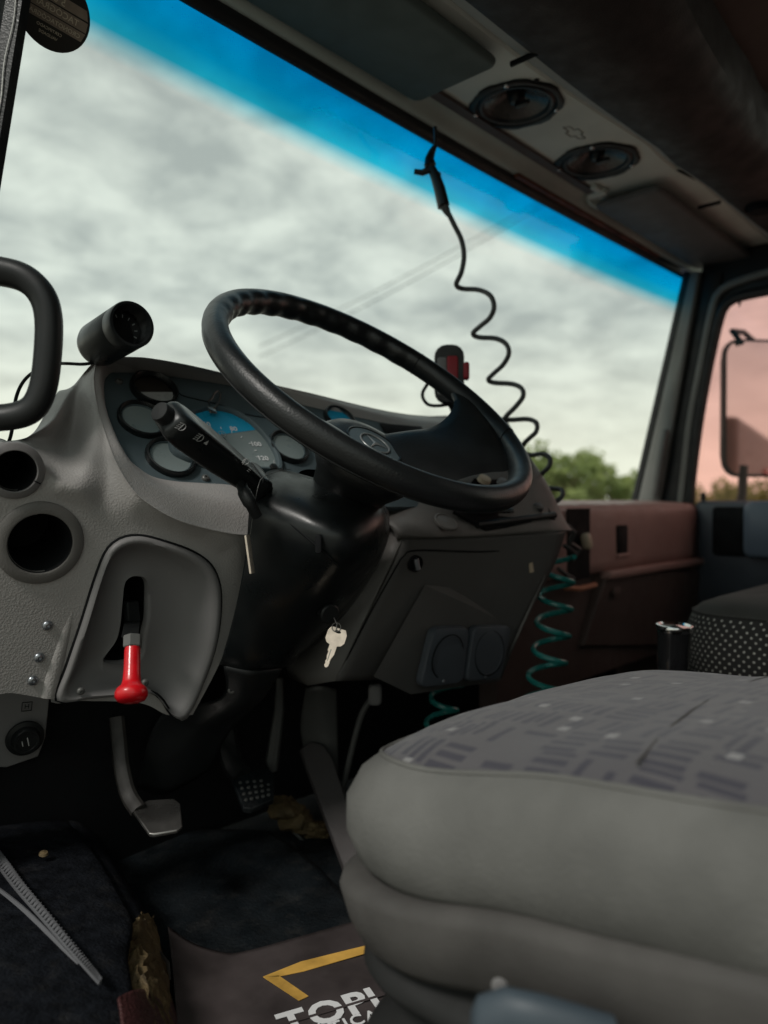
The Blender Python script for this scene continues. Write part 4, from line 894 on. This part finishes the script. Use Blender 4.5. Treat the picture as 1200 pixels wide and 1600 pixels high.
obj('wire_loop', MB().tube([KX @ Vector((.0, .019, .002)), KX @ Vector((.0005, .028, .003)), P(522, 965, 1.04)], .0007, 6), 'steel', t)
obj('ring', MB().tube([KX @ Vector((.006*math.cos(R(q)), .024+.006*math.sin(R(q)), .002)) for q in range(0, 360, 20)], .0006, 6, closed=True), 'steel', t)
kc = P(390, 866, .945); KF = frame(kc, rt+fw*-.10, Vector((.1, 0, .0))+fw*1.0)
t = thing('key', 'thin key seen edge on, hanging by a thread from the column lever', 'key', kc, 'keys')
obj('blade', MB().box((-.008, -.024, -.0014), (.008, .024, .0014), .0006).xf(frame(kc, rt-fw*.10, fw)  @ Matrix.Rotation(R(-8), 4, 'X') ), 'key', t)
obj('thread', MB().tube(spline([P(391, 836, .945), P(396, 800, .935), P(403, 762, .93), P(412, 745, .95), P(440, 735, 1.0), P(455, 733, 1.02)], 5), .0005, 6), 'dsteel', t)

# ================================================================== LEFT PILLAR, GRAB HANDLE
t = thing('windscreen_pillar', 'black leather covered near pillar with a white stitched seam at the left edge', 'pillar', V(.28, .83, 0))
lp = []
for i in range(13):
    y = 700-i*80; x = -65+(700-y)*.162
    e = P(x, y, .86); o1 = P(x-14, y, .853); o2 = P(x-40, y, .855); o3 = P(x-120, y, .83); o4 = P(x-150, y, .93); o5 = P(x-20, y, .93)
    lp.append([e, o1, o2, o3, o4, o5])
obj('cover', MB().loft(lp), 'leather', t, smooth=35)
sd_ = [P(-65+(700-y)*.162-24+2*math.sin(y*.05), y, .852) for y in range(400, -170, -6)]
for i in range(0, len(sd_)-1, 1): pass
obj('stitching', MB().tube(sd_, [.0006 if i % 2 else .0009 for i in range(len(sd_))], 5), 'thread', t)
t = thing('grab_handle', 'black loop grab handle on the near windscreen pillar', 'handle', P(0, 540, .8))
hp = [(-110, 430), (-60, 418), (0, 424), (40, 436), (66, 462), (76, 500), (74, 560), (66, 610), (48, 640), (10, 652), (-50, 652), (-110, 645), (-135, 600), (-138, 480)]
hl = spline([P(x, y, .80+.02*(x < -60)) for x, y in hp], 6, closed=True)
obj('loop', MB().tube(hl, .0135, 12, closed=True, flat=1.15), 'black', t)
obj('mount', MB().tube([P(-100, 640, .82), P(-130, 700, .84)], .014, 10), 'black', t)
obj('lower_mount', MB().tube([P(-60, 650, .80), P(-90, 700, .85)], .012, 10), 'black', t)

# ================================================================== HANGING AIR GUN, HOSES, PHONE HOLDER
t = thing('air_gun', 'black air blow gun hanging from the header by its hook', 'air gun', P(690, 270, 1.47))
dg_ = 1.47
obj('handle', MB().tube([P(674, 262, dg_), P(681, 278, dg_), P(687, 296, dg_), P(693, 322, dg_)], [.011, .014, .016, .017], 12, flat=.7), 'black', t)
obj('nozzle', MB().tube([P(672, 258, dg_), P(671, 248, dg_), P(675, 237, dg_), P(680, 227, dg_-.01)], [.012, .009, .007, .004], 10), 'black', t)
obj('trigger', MB().tube([P(672, 264, dg_), P(660, 270, dg_), P(647, 268, dg_)], [.008, .006, .005], 8), 'black', t)
obj('hook', MB().tube([P(680, 230, dg_-.01), P(681, 215, dg_-.03), P(680, 198, dg_-.045)], .0035, 8), 'black', t)
obj('hook_pin', MB().tube([P(681, 272, dg_), P(686, 270, dg_), P(688, 274, dg_)], .003, 8), 'black', t)
obj('hose_collar', MB().tube([P(694, 322, dg_), P(698, 330, dg_), P(701, 336, dg_)], [.009, .007, .005], 10), 'cable', t)
zz = [(701, 334), (710, 352), (721, 375), (725, 400), (721, 425), (713, 444), (722, 451), (748, 453), (766, 462), (772, 480), (765, 497), (750, 510), (739, 521), (748, 527), (775, 529), (791, 538), (795, 553), (786, 570), (772, 583), (763, 593), (772, 598), (800, 600), (815, 607), (817, 620), (805, 636), (793, 648), (789, 655), (800, 656), (825, 655), (838, 661), (838, 674), (828, 684), (819, 693), (815, 703), (828, 711), (848, 709), (859, 716), (858, 728), (848, 739), (838, 749), (845, 762), (862, 763), (877, 766), (878, 776), (866, 786), (858, 796)]
pts = []
for i, (x, y) in enumerate(zz):
    k = max(0, i-5)/7*2*math.pi; pts.append(P(x, y, 1.47+.06*min(1, i/20)+(.022*math.sin(k+1.2) if i > 5 else 0)))
tag(obj('spiral_cable', MB().tube(spline(pts, 5), .0050, 8), 'cable'), 'dark coiled cord zigzagging down from the air gun in front of the windscreen', 'coiled cord')
def helix(path, r_, turns, wire, m, n=22):
    pa = resample(spline(path, 10), int(turns*n), False); o = []
    for i, p in enumerate(pa):
        q = 2*math.pi*i/n; o.append(p+(rt*math.cos(q)+fw0*math.sin(q))*r_)
    return MB().tube(o, wire, 8)
tag(obj('coiled_hose', helix([P(872, 870, 1.52), P(868, 930, 1.5), P(862, 1000, 1.47), P(852, 1060, 1.44), P(838, 1120, 1.42), P(830, 1180, 1.4)], .032, 7.3, .0054, 'teal'), 'teal'), 'teal spiral air hose hanging beside the centre console', 'hose', 'teal air hoses')
tag(obj('coiled_hose', helix([P(700, 1070, 1.45), P(692, 1110, 1.44), P(684, 1160, 1.42)], .027, 2.3, .0054, 'teal'), 'teal'), 'short teal spiral hose showing under the two socket lids', 'hose', 'teal air hoses')
t = thing('phone_holder', 'black phone holder with red pads on a thin stem behind the wheel', 'phone holder', P(716, 660, 1.45))
dp = 1.42
F = frame(P(702, 585, dp), -fw+rt*-.1, rt)
obj('cradle', MB().loft([[(x*k, y*k, z) for x, y in rrect(.055, .108, .022)] for z, k in ((-.012, .9), (-.008, 1), (.006, 1), (.009, .95))]).xf(F), 'black', t)
obj('back_pad', MB().box((-.022, -.04, .009), (-.004, .03, .012), .002).xf(F), 'surround', t)
obj('red_pad', MB().box((-.004, -.046, .009), (.016, .032, .013), .002).xf(F), 'redd', t)
obj('clamp_arm', MB().box((.026, -.012, -.004), (.037, .020, .018), .003).xf(F), 'redd', t)
obj('clamp_block', MB().box((.016, -.058, -.01), (.036, -.042, .008), .003).xf(F), 'black', t)
obj('stem', MB().tube([P(700, 622, dp+.01), P(708, 636, dp+.02), P(714, 655, dp+.02), P(717, 680, dp+.03)], .0075, 10), 'black', t)
obj('wire_loop', MB().tube(spline([P(668, 600, dp), P(661, 612, dp), P(661, 622, dp), P(669, 632, dp), P(684, 634, dp), P(700, 632, dp+.01)], 5), .0032, 8), 'black', t)

# ================================================================== FOOTWELL
t = thing('clutch_pedal', 'worn steel clutch pedal on a long curved arm, leftmost of the pedals', 'pedal', P(240, 1290, 1.07), 'pedals')
obj('arm', MB().tube(spline([P(182, 1120, 1.15), P(186, 1160, 1.14), P(190, 1200, 1.125), P(200, 1240, 1.105), P(216, 1266, 1.085)], 5), .0068, 8, flat=1.7), mat('greasy_iron', (.028, .026, .024), .5, .35, var=.4, vscale=40, dust=.05), t)
pd = [P(205, 1262, 1.085), P(232, 1250, 1.11), P(272, 1247, 1.115), P(282, 1256, 1.11), P(285, 1290, 1.06), P(277, 1297, 1.05), P(240, 1304, 1.04), P(233, 1302, 1.04)]
pn = (pd[4]-pd[0]).cross(pd[2]-pd[0]).normalized(); pn = -pn if pn.z < 0 else pn
obj('pad', MB().loft([[p+pn*h for p in pd] for h in (-.006, .0)]), 'steel', t, bevel=.0018)
t = thing('brake_pedal', 'dark ribbed brake pedal in the middle of the footwell', 'pedal', P(396, 1235, 1.25), 'pedals')
obj('arm', MB().tube(spline([P(352, 1130, 1.32), P(357, 1165, 1.31), P(364, 1195, 1.29), P(378, 1212, 1.27)], 5), .012, 8, flat=1.5), 'black', t)
pd = [P(362, 1215, 1.265), P(380, 1206, 1.28), P(420, 1200, 1.30), P(430, 1212, 1.29), P(428, 1248, 1.23), P(392, 1264, 1.21), P(380, 1262, 1.21)]
pn = (pd[4]-pd[0]).cross(pd[2]-pd[0]).normalized(); pn = -pn if pn.z < 0 else pn
pb = obj('pad', MB().loft([[p+pn*h for p in pd] for h in (-.01, .0)]), 'rubber', t, bevel=.002)
for i in range(5):
    for j in range(4):
        p = pd[0].lerp(pd[3], .15+.17*i).lerp(pd[6].lerp(pd[4], .15+.17*i), .2+.2*j); obj('stud', MB().lathe([(.003, 0), (.0025, .002), (.0002, .002)], 8).xf(frame(p+pn*.0, pn)), 'dsteel', pb)
t = thing('accelerator_pedal', 'long dark plate accelerator pedal beside the seat front', 'pedal', P(550, 1360, 1.22), 'pedals')
pd = [P(470, 1170, 1.38), P(486, 1158, 1.39), P(506, 1164, 1.38), P(520, 1185, 1.36), P(570, 1335, 1.23), P(572, 1350, 1.22), P(548, 1375, 1.21), P(540, 1360, 1.21)]
pn = Vector((-.25, -.75, .6)).normalized()
obj('plate', MB().loft([[p+pn*h for p in pd] for h in (-.014, .0)]), mat('worn_black_rubber', (.06, .053, .053), .55, .4, bump=('noise', 300, .2)), t, bevel=.003)
obj('hinge', MB().tube([P(535, 1372, 1.215), P(590, 1352, 1.23)], .008, 8), 'black', t)
t = thing('pedal_bracket', 'grey metal bracket and cable behind the accelerator pedal', 'bracket', P(510, 1130, 1.42))
obj('plate', MB().grid(surf([[P(478, 1075, 1.36), P(500, 1072, 1.35), P(525, 1078, 1.37)], [P(470, 1130, 1.40), P(500, 1125, 1.385), P(527, 1135, 1.40)], [P(474, 1165, 1.42), P(505, 1190, 1.41), P(528, 1215, 1.42)]], 5, 5)), 'dsteel', t, solid=.004)
obj('cable', MB().tube(spline([P(590, 1080, 1.35), P(568, 1110, 1.36), P(555, 1150, 1.37), P(543, 1200, 1.38), P(534, 1240, 1.39)], 5), .0055, 8), 'dsteel', t)
obj('cable_end', MB().box((-.012, -.018, -.01), (.012, .018, .01), .004).xf(frame(P(586, 1085, 1.33), -fw, rt)), 'surround', t)
obj('side_strut', MB().tube([P(437, 1060, 1.36), P(436, 1110, 1.36), P(425, 1190, 1.35), P(428, 1205, 1.35)], [.006, .009, .012, .006], 8), 'dsteel', t)
rnd = random.Random(3); mb = MB()
for i, (x, y, r_) in enumerate(((448, 1262, .032), (462, 1280, .030), (478, 1292, .022), (495, 1296, .020), (504, 1306, .016), (486, 1304, .014))):
    c_ = P(x, y, 1.385); lo_ = []
    for k in range(15):
        ph = math.pi*k/14; ring_ = []
        for j in range(22):
            q = 2*math.pi*j/22; d_ = Vector((math.cos(q)*math.sin(ph), math.sin(q)*math.sin(ph), math.cos(ph)*.6)); e_ = d_*(1.6+i)+Vector((i*3.1, 0, 0))
            ring_.append(c_+d_*r_*(1+.45*NZ.noise(e_)+.35*abs(NZ.noise(e_*3.1))-.1))
        lo_.append(ring_)
    mb.loft(lo_)
tag(obj('foam_scrap', mb, 'foam', smooth=60), 'crumpled scrap of yellow foam on the floor behind the accelerator', 'foam scrap')
tag(obj('floor_strip', MB().tube([P(436, 1278, 1.40), P(480, 1320, 1.36), P(532, 1368, 1.29)], .003, 6), 'dsteel'), 'thin metal edge strip along the footwell floor below the foam scrap', 'trim strip')
# carpeted hump by the door
HZ = -.47
t = thing('carpeted_step', 'black carpeted hump by the door with a pale stitched piping and torn edge', 'carpeted hump', V(.40, .8, -.6))
hr = [(95, 1285), (135, 1335), (170, 1395), (196, 1440), (188, 1490), (196, 1550), (205, 1640), (210, 1720)]
E3 = [PZ(x, y, HZ-.01) for x, y in hr]
wl = [Vector((.10, p.y+.10, CZ+HZ+.03)) for p in E3]
rows = []
for a_2, b_2 in zip(E3, wl):
    e_ = .3 if len(rows) > 2 else 1; rows.append([b_2, b_2.lerp(a_2, .4)+Vector((0, 0, .006)), b_2.lerp(a_2, .85)+Vector((0, 0, .004)), a_2, a_2+Vector((.012*e_, 0, -.012)), a_2+Vector((.018*e_, 0, -.03))])
obj('carpet', MB().grid(surf(rows, 5, 5)), 'carpet', t, solid=.006)
ft_ = [(131, 1301), (171, 1351), (206, 1411), (240, 1462), (256, 1510), (266, 1560), (276, 1640), (282, 1720)]
rows = []
for a_2, q_ in zip(E3, ft_):
    bt = PZ(*q_, -.592); rows.append([a_2+Vector((.002, 0, -.014)), a_2.lerp(bt, .3)+Vector((.008, 0, .012)), a_2.lerp(bt, .7)+Vector((.010, 0, .012)), bt])
obj('carpet_side', MB().grid(surf(rows[:4], 5, 4)), 'carpet', t)
rr_ = random.Random(5); fs_ = surf(rows[3:], 8, 8)
obj('foam_core', MB().grid([[p+Vector((rr_.uniform(-.003, .003), 0, rr_.uniform(-.004, .004))) for p in r_] for r_ in fs_]), 'foam', t)
lt = [(180, 1560), (215, 1545), (255, 1550), (270, 1585), (276, 1640), (278, 1720), (190, 1720), (180, 1640)]
obj('leather_flap', MB().grid(surf([[PZ(184, 1560, HZ+.004), PZ(210, 1548, HZ-.012), PZ(240, 1550, HZ-.05), PZ(268, 1562, HZ-.10)], [PZ(190, 1600, HZ+.006), PZ(220, 1600, HZ-.010), PZ(255, 1600, HZ-.05), PZ(276, 1602, HZ-.10)], [PZ(195, 1720, HZ+.006), PZ(230, 1720, HZ-.01), PZ(268, 1720, HZ-.05), PZ(284, 1720, HZ-.10)]], 6, 6)), 'redleather', t, solid=.003)
sp_ = [(-30, 1310), (0, 1345), (30, 1385), (70, 1432), (110, 1480), (140, 1516), (156, 1536)]
pp = [PZ(x, y, HZ+.014) for x, y in sp_]
obj('piping', MB().tube(spline(pp, 8), [.0082-.0062*i/48 for i in range(49)], 10, flat=.6), 'piping', t)
sg = spline(pp, 10)
for i in range(1, len(sg)-1):
    d_ = (sg[i+1]-sg[i-1]).normalized(); sd2 = d_.cross(uz); r_ = .0070-.0050*i/len(sg)
    obj('stitch', MB().tube([sg[i]-sd2*r_+uz*.003, sg[i]+d_*.002+uz*(r_*.62+.0012), sg[i]+sd2*r_+d_*.004+uz*.003], .0010, 5), 'piping', t)
pp2 = [PZ(x, y, HZ+.009) for x, y in ((-30, 1375), (5, 1398), (40, 1425), (72, 1455), (100, 1484), (122, 1506))]
obj('piping', MB().tube(spline(pp2, 8), [.0045-.0035*i/40 for i in range(41)], 8, flat=.6), 'piping', t)
obj('carpet_clip', MB().lathe([(.006, 0), (.005, .003), (.0003, .004)], 12).xf(frame(PZ(68, 1335, HZ+.012), (0, -.2, 1))), 'foam', t)
fr_e = [PZ(x, y, -.55) for x, y in ((205, 1418), (225, 1450), (245, 1480), (262, 1505), (266, 1530))]
obj('frayed_edge', MB().tube(fr_e, [.0015, .0025, .0012, .0025, .001], 6), 'steel', t)

# dark ridges on the rubber floor
tag(obj('rubber_mat', MB().grid(surf([[PZ(150, 1330, -.592), PZ(300, 1300, -.585), PZ(420, 1300, -.588)], [PZ(230, 1440, -.590), PZ(370, 1400, -.592), PZ(500, 1360, -.590)], [PZ(270, 1600, -.592), PZ(430, 1560, -.592), PZ(620, 1500, -.592)]], 8, 8)), 'rubber', solid=.006), 'black rubber floor mat in front of the pedals', 'floor mat')
# printed paper mat
pt = [[(262, 1447), (300, 1473), (345, 1487), (380, 1487), (470, 1463), (570, 1436), (700, 1410)], [(270, 1520), (305, 1530), (345, 1540), (390, 1540), (480, 1520), (590, 1495), (720, 1470)], [(277, 1610), (310, 1615), (350, 1625), (400, 1625), (500, 1610), (610, 1590), (740, 1570)], [(281, 1720), (320, 1720), (360, 1720), (420, 1720), (520, 1720), (630, 1720), (760, 1720)]]
zz_ = [.022, .008, .0, .0, .002, .0, .0]
rows = [[PZ(x, y, -.583+zz_[j]*(1-.2*i)) for j, (x, y) in enumerate(r_)] for i, r_ in enumerate(pt)]
t = thing('paper_mat', 'dark printed paper floor mat with gold chevron and lettering', 'paper mat', rows[0][3])
obj('sheet', MB().grid(surf(rows, 6, 6)), 'paper', t, solid=.0008)
ZT = -.5805
u_ = (PZ(575, 1543, ZT)-PZ(445, 1581, ZT)); 
def flatpoly(name, pts, m): 
    q = [PZ(x, y, ZT) for x, y in pts]; return obj(name, MB().loft([q, [p+Vector((0, 0, .0006)) for p in q]]), m, t)
flatpoly('chevron', [(411, 1527), (440, 1528), (480, 1560), (468, 1563)][:1]+[(411, 1527), (436, 1525), (482, 1557), (467, 1564)][1:], 'gold')
flatpoly('chevron', [(411, 1526.5), (470, 1503), (530, 1488), (620, 1466), (616, 1477), (530, 1502), (475, 1518), (434, 1526.5)], 'gold')
TF = frame(PZ(445, 1618, ZT), uz, u_); hh = (PZ(447, 1582, ZT)-PZ(447, 1618, ZT)).length
obj('lettering', text_mb('TOPI', hh*1.36, bold=.0016, shear=.0, extrude=.0003, spacing=1.08).xf(TF), 'white', t)
ds = MB().box((-.01, hh*.40, .0004), (.22, hh*.50, .0007)).xf(TF); obj('letter_slash', ds, 'paper', t)
TF2 = frame(PZ(496, 1621, ZT), uz, u_)
obj('small_lettering', text_mb('ÁTICA', hh*.62, bold=.0003, extrude=.0003, spacing=1.15).xf(TF2), 'white', t)

# ================================================================== SEATS
def soft(p, a_):
    q = p*7; return p+Vector((NZ.noise(q), NZ.noise(q+Vector((9, 3, 1))), NZ.noise(q*1.3+Vector((2, 8, 5)))))*a_
def ringseat(cx, cy2, w_, d_, rad, prof, Mx, k=10, amp=0):
    lp = []
    for z, ins in prof:
        r_ = max(rad-ins*.6, .02); c0 = [Vector((x, y, 0)) for x, y in rrect(w_-2*ins, d_-2*ins, r_, k)]
        if amp: c0 = resample(c0, 120)
        lp.append([soft(Mx @ Vector((cx+p.x, cy2+p.y, z)), amp) for p in c0])
    return lp
SX, SY, SW, SDp = .725, .13, .56, .80
tilt = R(-8.0); SM = Matrix.Translation(V(SX, .47, -.237)) @ Matrix.Rotation(R(2), 4, 'Y') @ Matrix.Rotation(tilt, 4, 'X') @ Matrix.Translation((-SX, -.47, 0))
t = thing('driver_seat', 'grey driver seat with patterned fabric top in the near corner', 'seat', V(SX, SY, -.6))
side_p = [(-.098, .045), (-.094, .022), (-.080, .008), (-.055, .0), (-.03, .002), (-.008, .014), (.0, .024), (.004, .031)]
obj('side_panel', MB().loft(ringseat(SX, SY, SW, SDp, .13, side_p, SM, amp=.006), True, False), 'seatside', t, smooth=80)
top_p = [(.004, .0311), (.011, .045), (.0155, .057), (.020, .075), (.026, .11), (.030, .16), (.031, .22), (.030, .262)]
obj('fabric_top', MB().loft(ringseat(SX, SY, SW, SDp, .13, top_p, SM, amp=.006), False, True), 'fabric', t, smooth=80)
lps = ringseat(SX, SY, SW, SDp, .13, [(.0042, .0306)], SM, amp=.006)[0]
obj('piping', MB().tube(lps, .0024, 6, closed=True), 'seatside', t)
crs = [SM @ Vector((x, .215+.02*math.sin((x-.5)*6), .0305-.012*(abs(x-SX)/.24)**3)) for x in [SX-.235+.047*i for i in range(11)]]
obj('cross_seam', MB().tube(crs, .0010, 6), 'skirt', t)
SM2 = Matrix.Translation(V(SX, .47, -.335)) @ Matrix.Rotation(R(-10.5), 4, 'X') @ Matrix.Translation((-SX, -.47, 0))
sk = [(.014, .06), (.013, .014), (.008, .003), (.0, .0), (-.025, .004), (-.046, .012), (-.056, .022), (-.058, .06)]
obj('base_skirt', MB().loft(ringseat(SX, SY, SW+.0, SDp-.02, .11, sk, SM2, amp=.007)), 'skirt', t, smooth=80)
bz = []
for i in range(25):
    z = -.345-.235*i/24; bz.append((z-0, .040+.018*math.cos(i/24*2*math.pi*3)))
obj('bellows', MB().loft(ringseat(SX, SY, SW, SDp-.02, .10, bz, Matrix.Translation((0, 0, CZ-.02)))), 'bellows', t, smooth=80)
al = [(P(738, 1622, .475), .016), (P(748, 1603, .475), .018), (P(790, 1590, .470), .018), (P(850, 1602, .462), .018), (P(960, 1640, .46), .020)]
obj('adjust_lever', MB().loft([[c_+up*h_*math.sin(R(q))*(1.2 if math.sin(R(q)) < 0 else 1)+fw*.012*math.cos(R(q)) for q in range(0, 360, 24)] for c_, h_ in al]), 'lever', t)
obj('side_screw', MB().lathe([(.006, 0), (.005, .003), (.0002, .003)], 14).xf(frame(P(781, 1541, .525), -rt*.3-fw)), 'surround', t)
obj('pedestal', MB().box(V(SX-.2, SY-.3, -.6), V(SX+.2, SY+.28, -.56)), 'dark', t)
br_b = [[SM @ Vector((SX+x, -.27-.12*i/3-.02*abs(x)/.25, .0+.65*i/3)) for x in (-.25, -.15, 0, .15, .25)] for i in range(4)]
obj('backrest', MB().loft([[p+Vector((0, d_, 0)) for p in br_b[i]]+[p+Vector((0, d_-.12, 0)) for p in reversed(br_b[i])] for i, d_ in ((0, -.03), (1, 0), (2, 0), (3, -.02))]), 'fabric', t, bevel=.03)
# passenger seat cushion
t = thing('side_seat', 'black perforated fabric passenger seat cushion beside the gear knob', 'seat', V(1.75, .3, -.6))
PM = Matrix.Translation(V(0, 0, -.225))
pp_ = [(-.13, .02), (-.12, .004), (-.06, .0), (-.01, .004), (.012, .012)]
obj('cushion', MB().loft(ringseat(1.75, .27, .56, .64, .10, pp_, PM), True, False), 'perf', t, smooth=80)
tp_ = [(.012, .0121), (.026, .026), (.036, .05), (.041, .09), (.043, .16), (.043, .25)]
obj('cushion_top', MB().loft(ringseat(1.75, .27, .56, .64, .10, tp_, PM), False, True), 'blackfab', t, smooth=80)
obj('piping', MB().tube(ringseat(1.75, .27, .56, .64, .10, [(.013, .0115)], PM)[0], .0018, 6, closed=True), 'blackfab', t)
obj('base', MB().box(V(1.50, -.02, -.6), V(2.0, .55, -.36), .02), 'dark', t)
# engine tunnel, gear lever
tn = [[V(x, y, z) for x, z in ((1.08, -.6), (1.10, -.42), (1.14, -.38), (1.42, -.38), (1.46, -.42), (1.48, -.6))] for y in (-.6, 0, .4, .75, .80)]
tn[-1] = [Vector((p.x, p.y, CZ-.6 if 1 else 0)) for p in tn[-1]]
tag(obj('engine_tunnel', MB().grid(tn), 'dark', bevel=.01), 'dark engine tunnel between the two seats', 'engine cover')
gk = P(1054, 980, 1.26)
t = thing('gear_lever', 'glossy black gear knob with a bright chrome cap', 'gear lever', gk-Vector((0, 0, .15)))
obj('knob', MB().lathe([(.0003, -.085), (.020, -.084), (.024, -.07), (.026, -.04), (.027, -.015), (.029, -.004)], 32).xf(frame(gk, (-.02, -.05, 1))), mat('gloss_black', (.012, .012, .013), .15, .6, coat=.5), t)
obj('cap', MB().lathe([(.029, -.006), (.0305, -.001), (.029, .004), (.026, .0045), (.023, .002), (.0003, .004)], 32).xf(frame(gk, (-.02, -.05, 1))), 'chrome', t)
obj('shaft', MB().tube([gk-Vector((0, 0, .08)), gk-Vector((-.01, -.02, .14)), gk-Vector((-.01, -.03, .2))], .010, 10), 'dsteel', t)
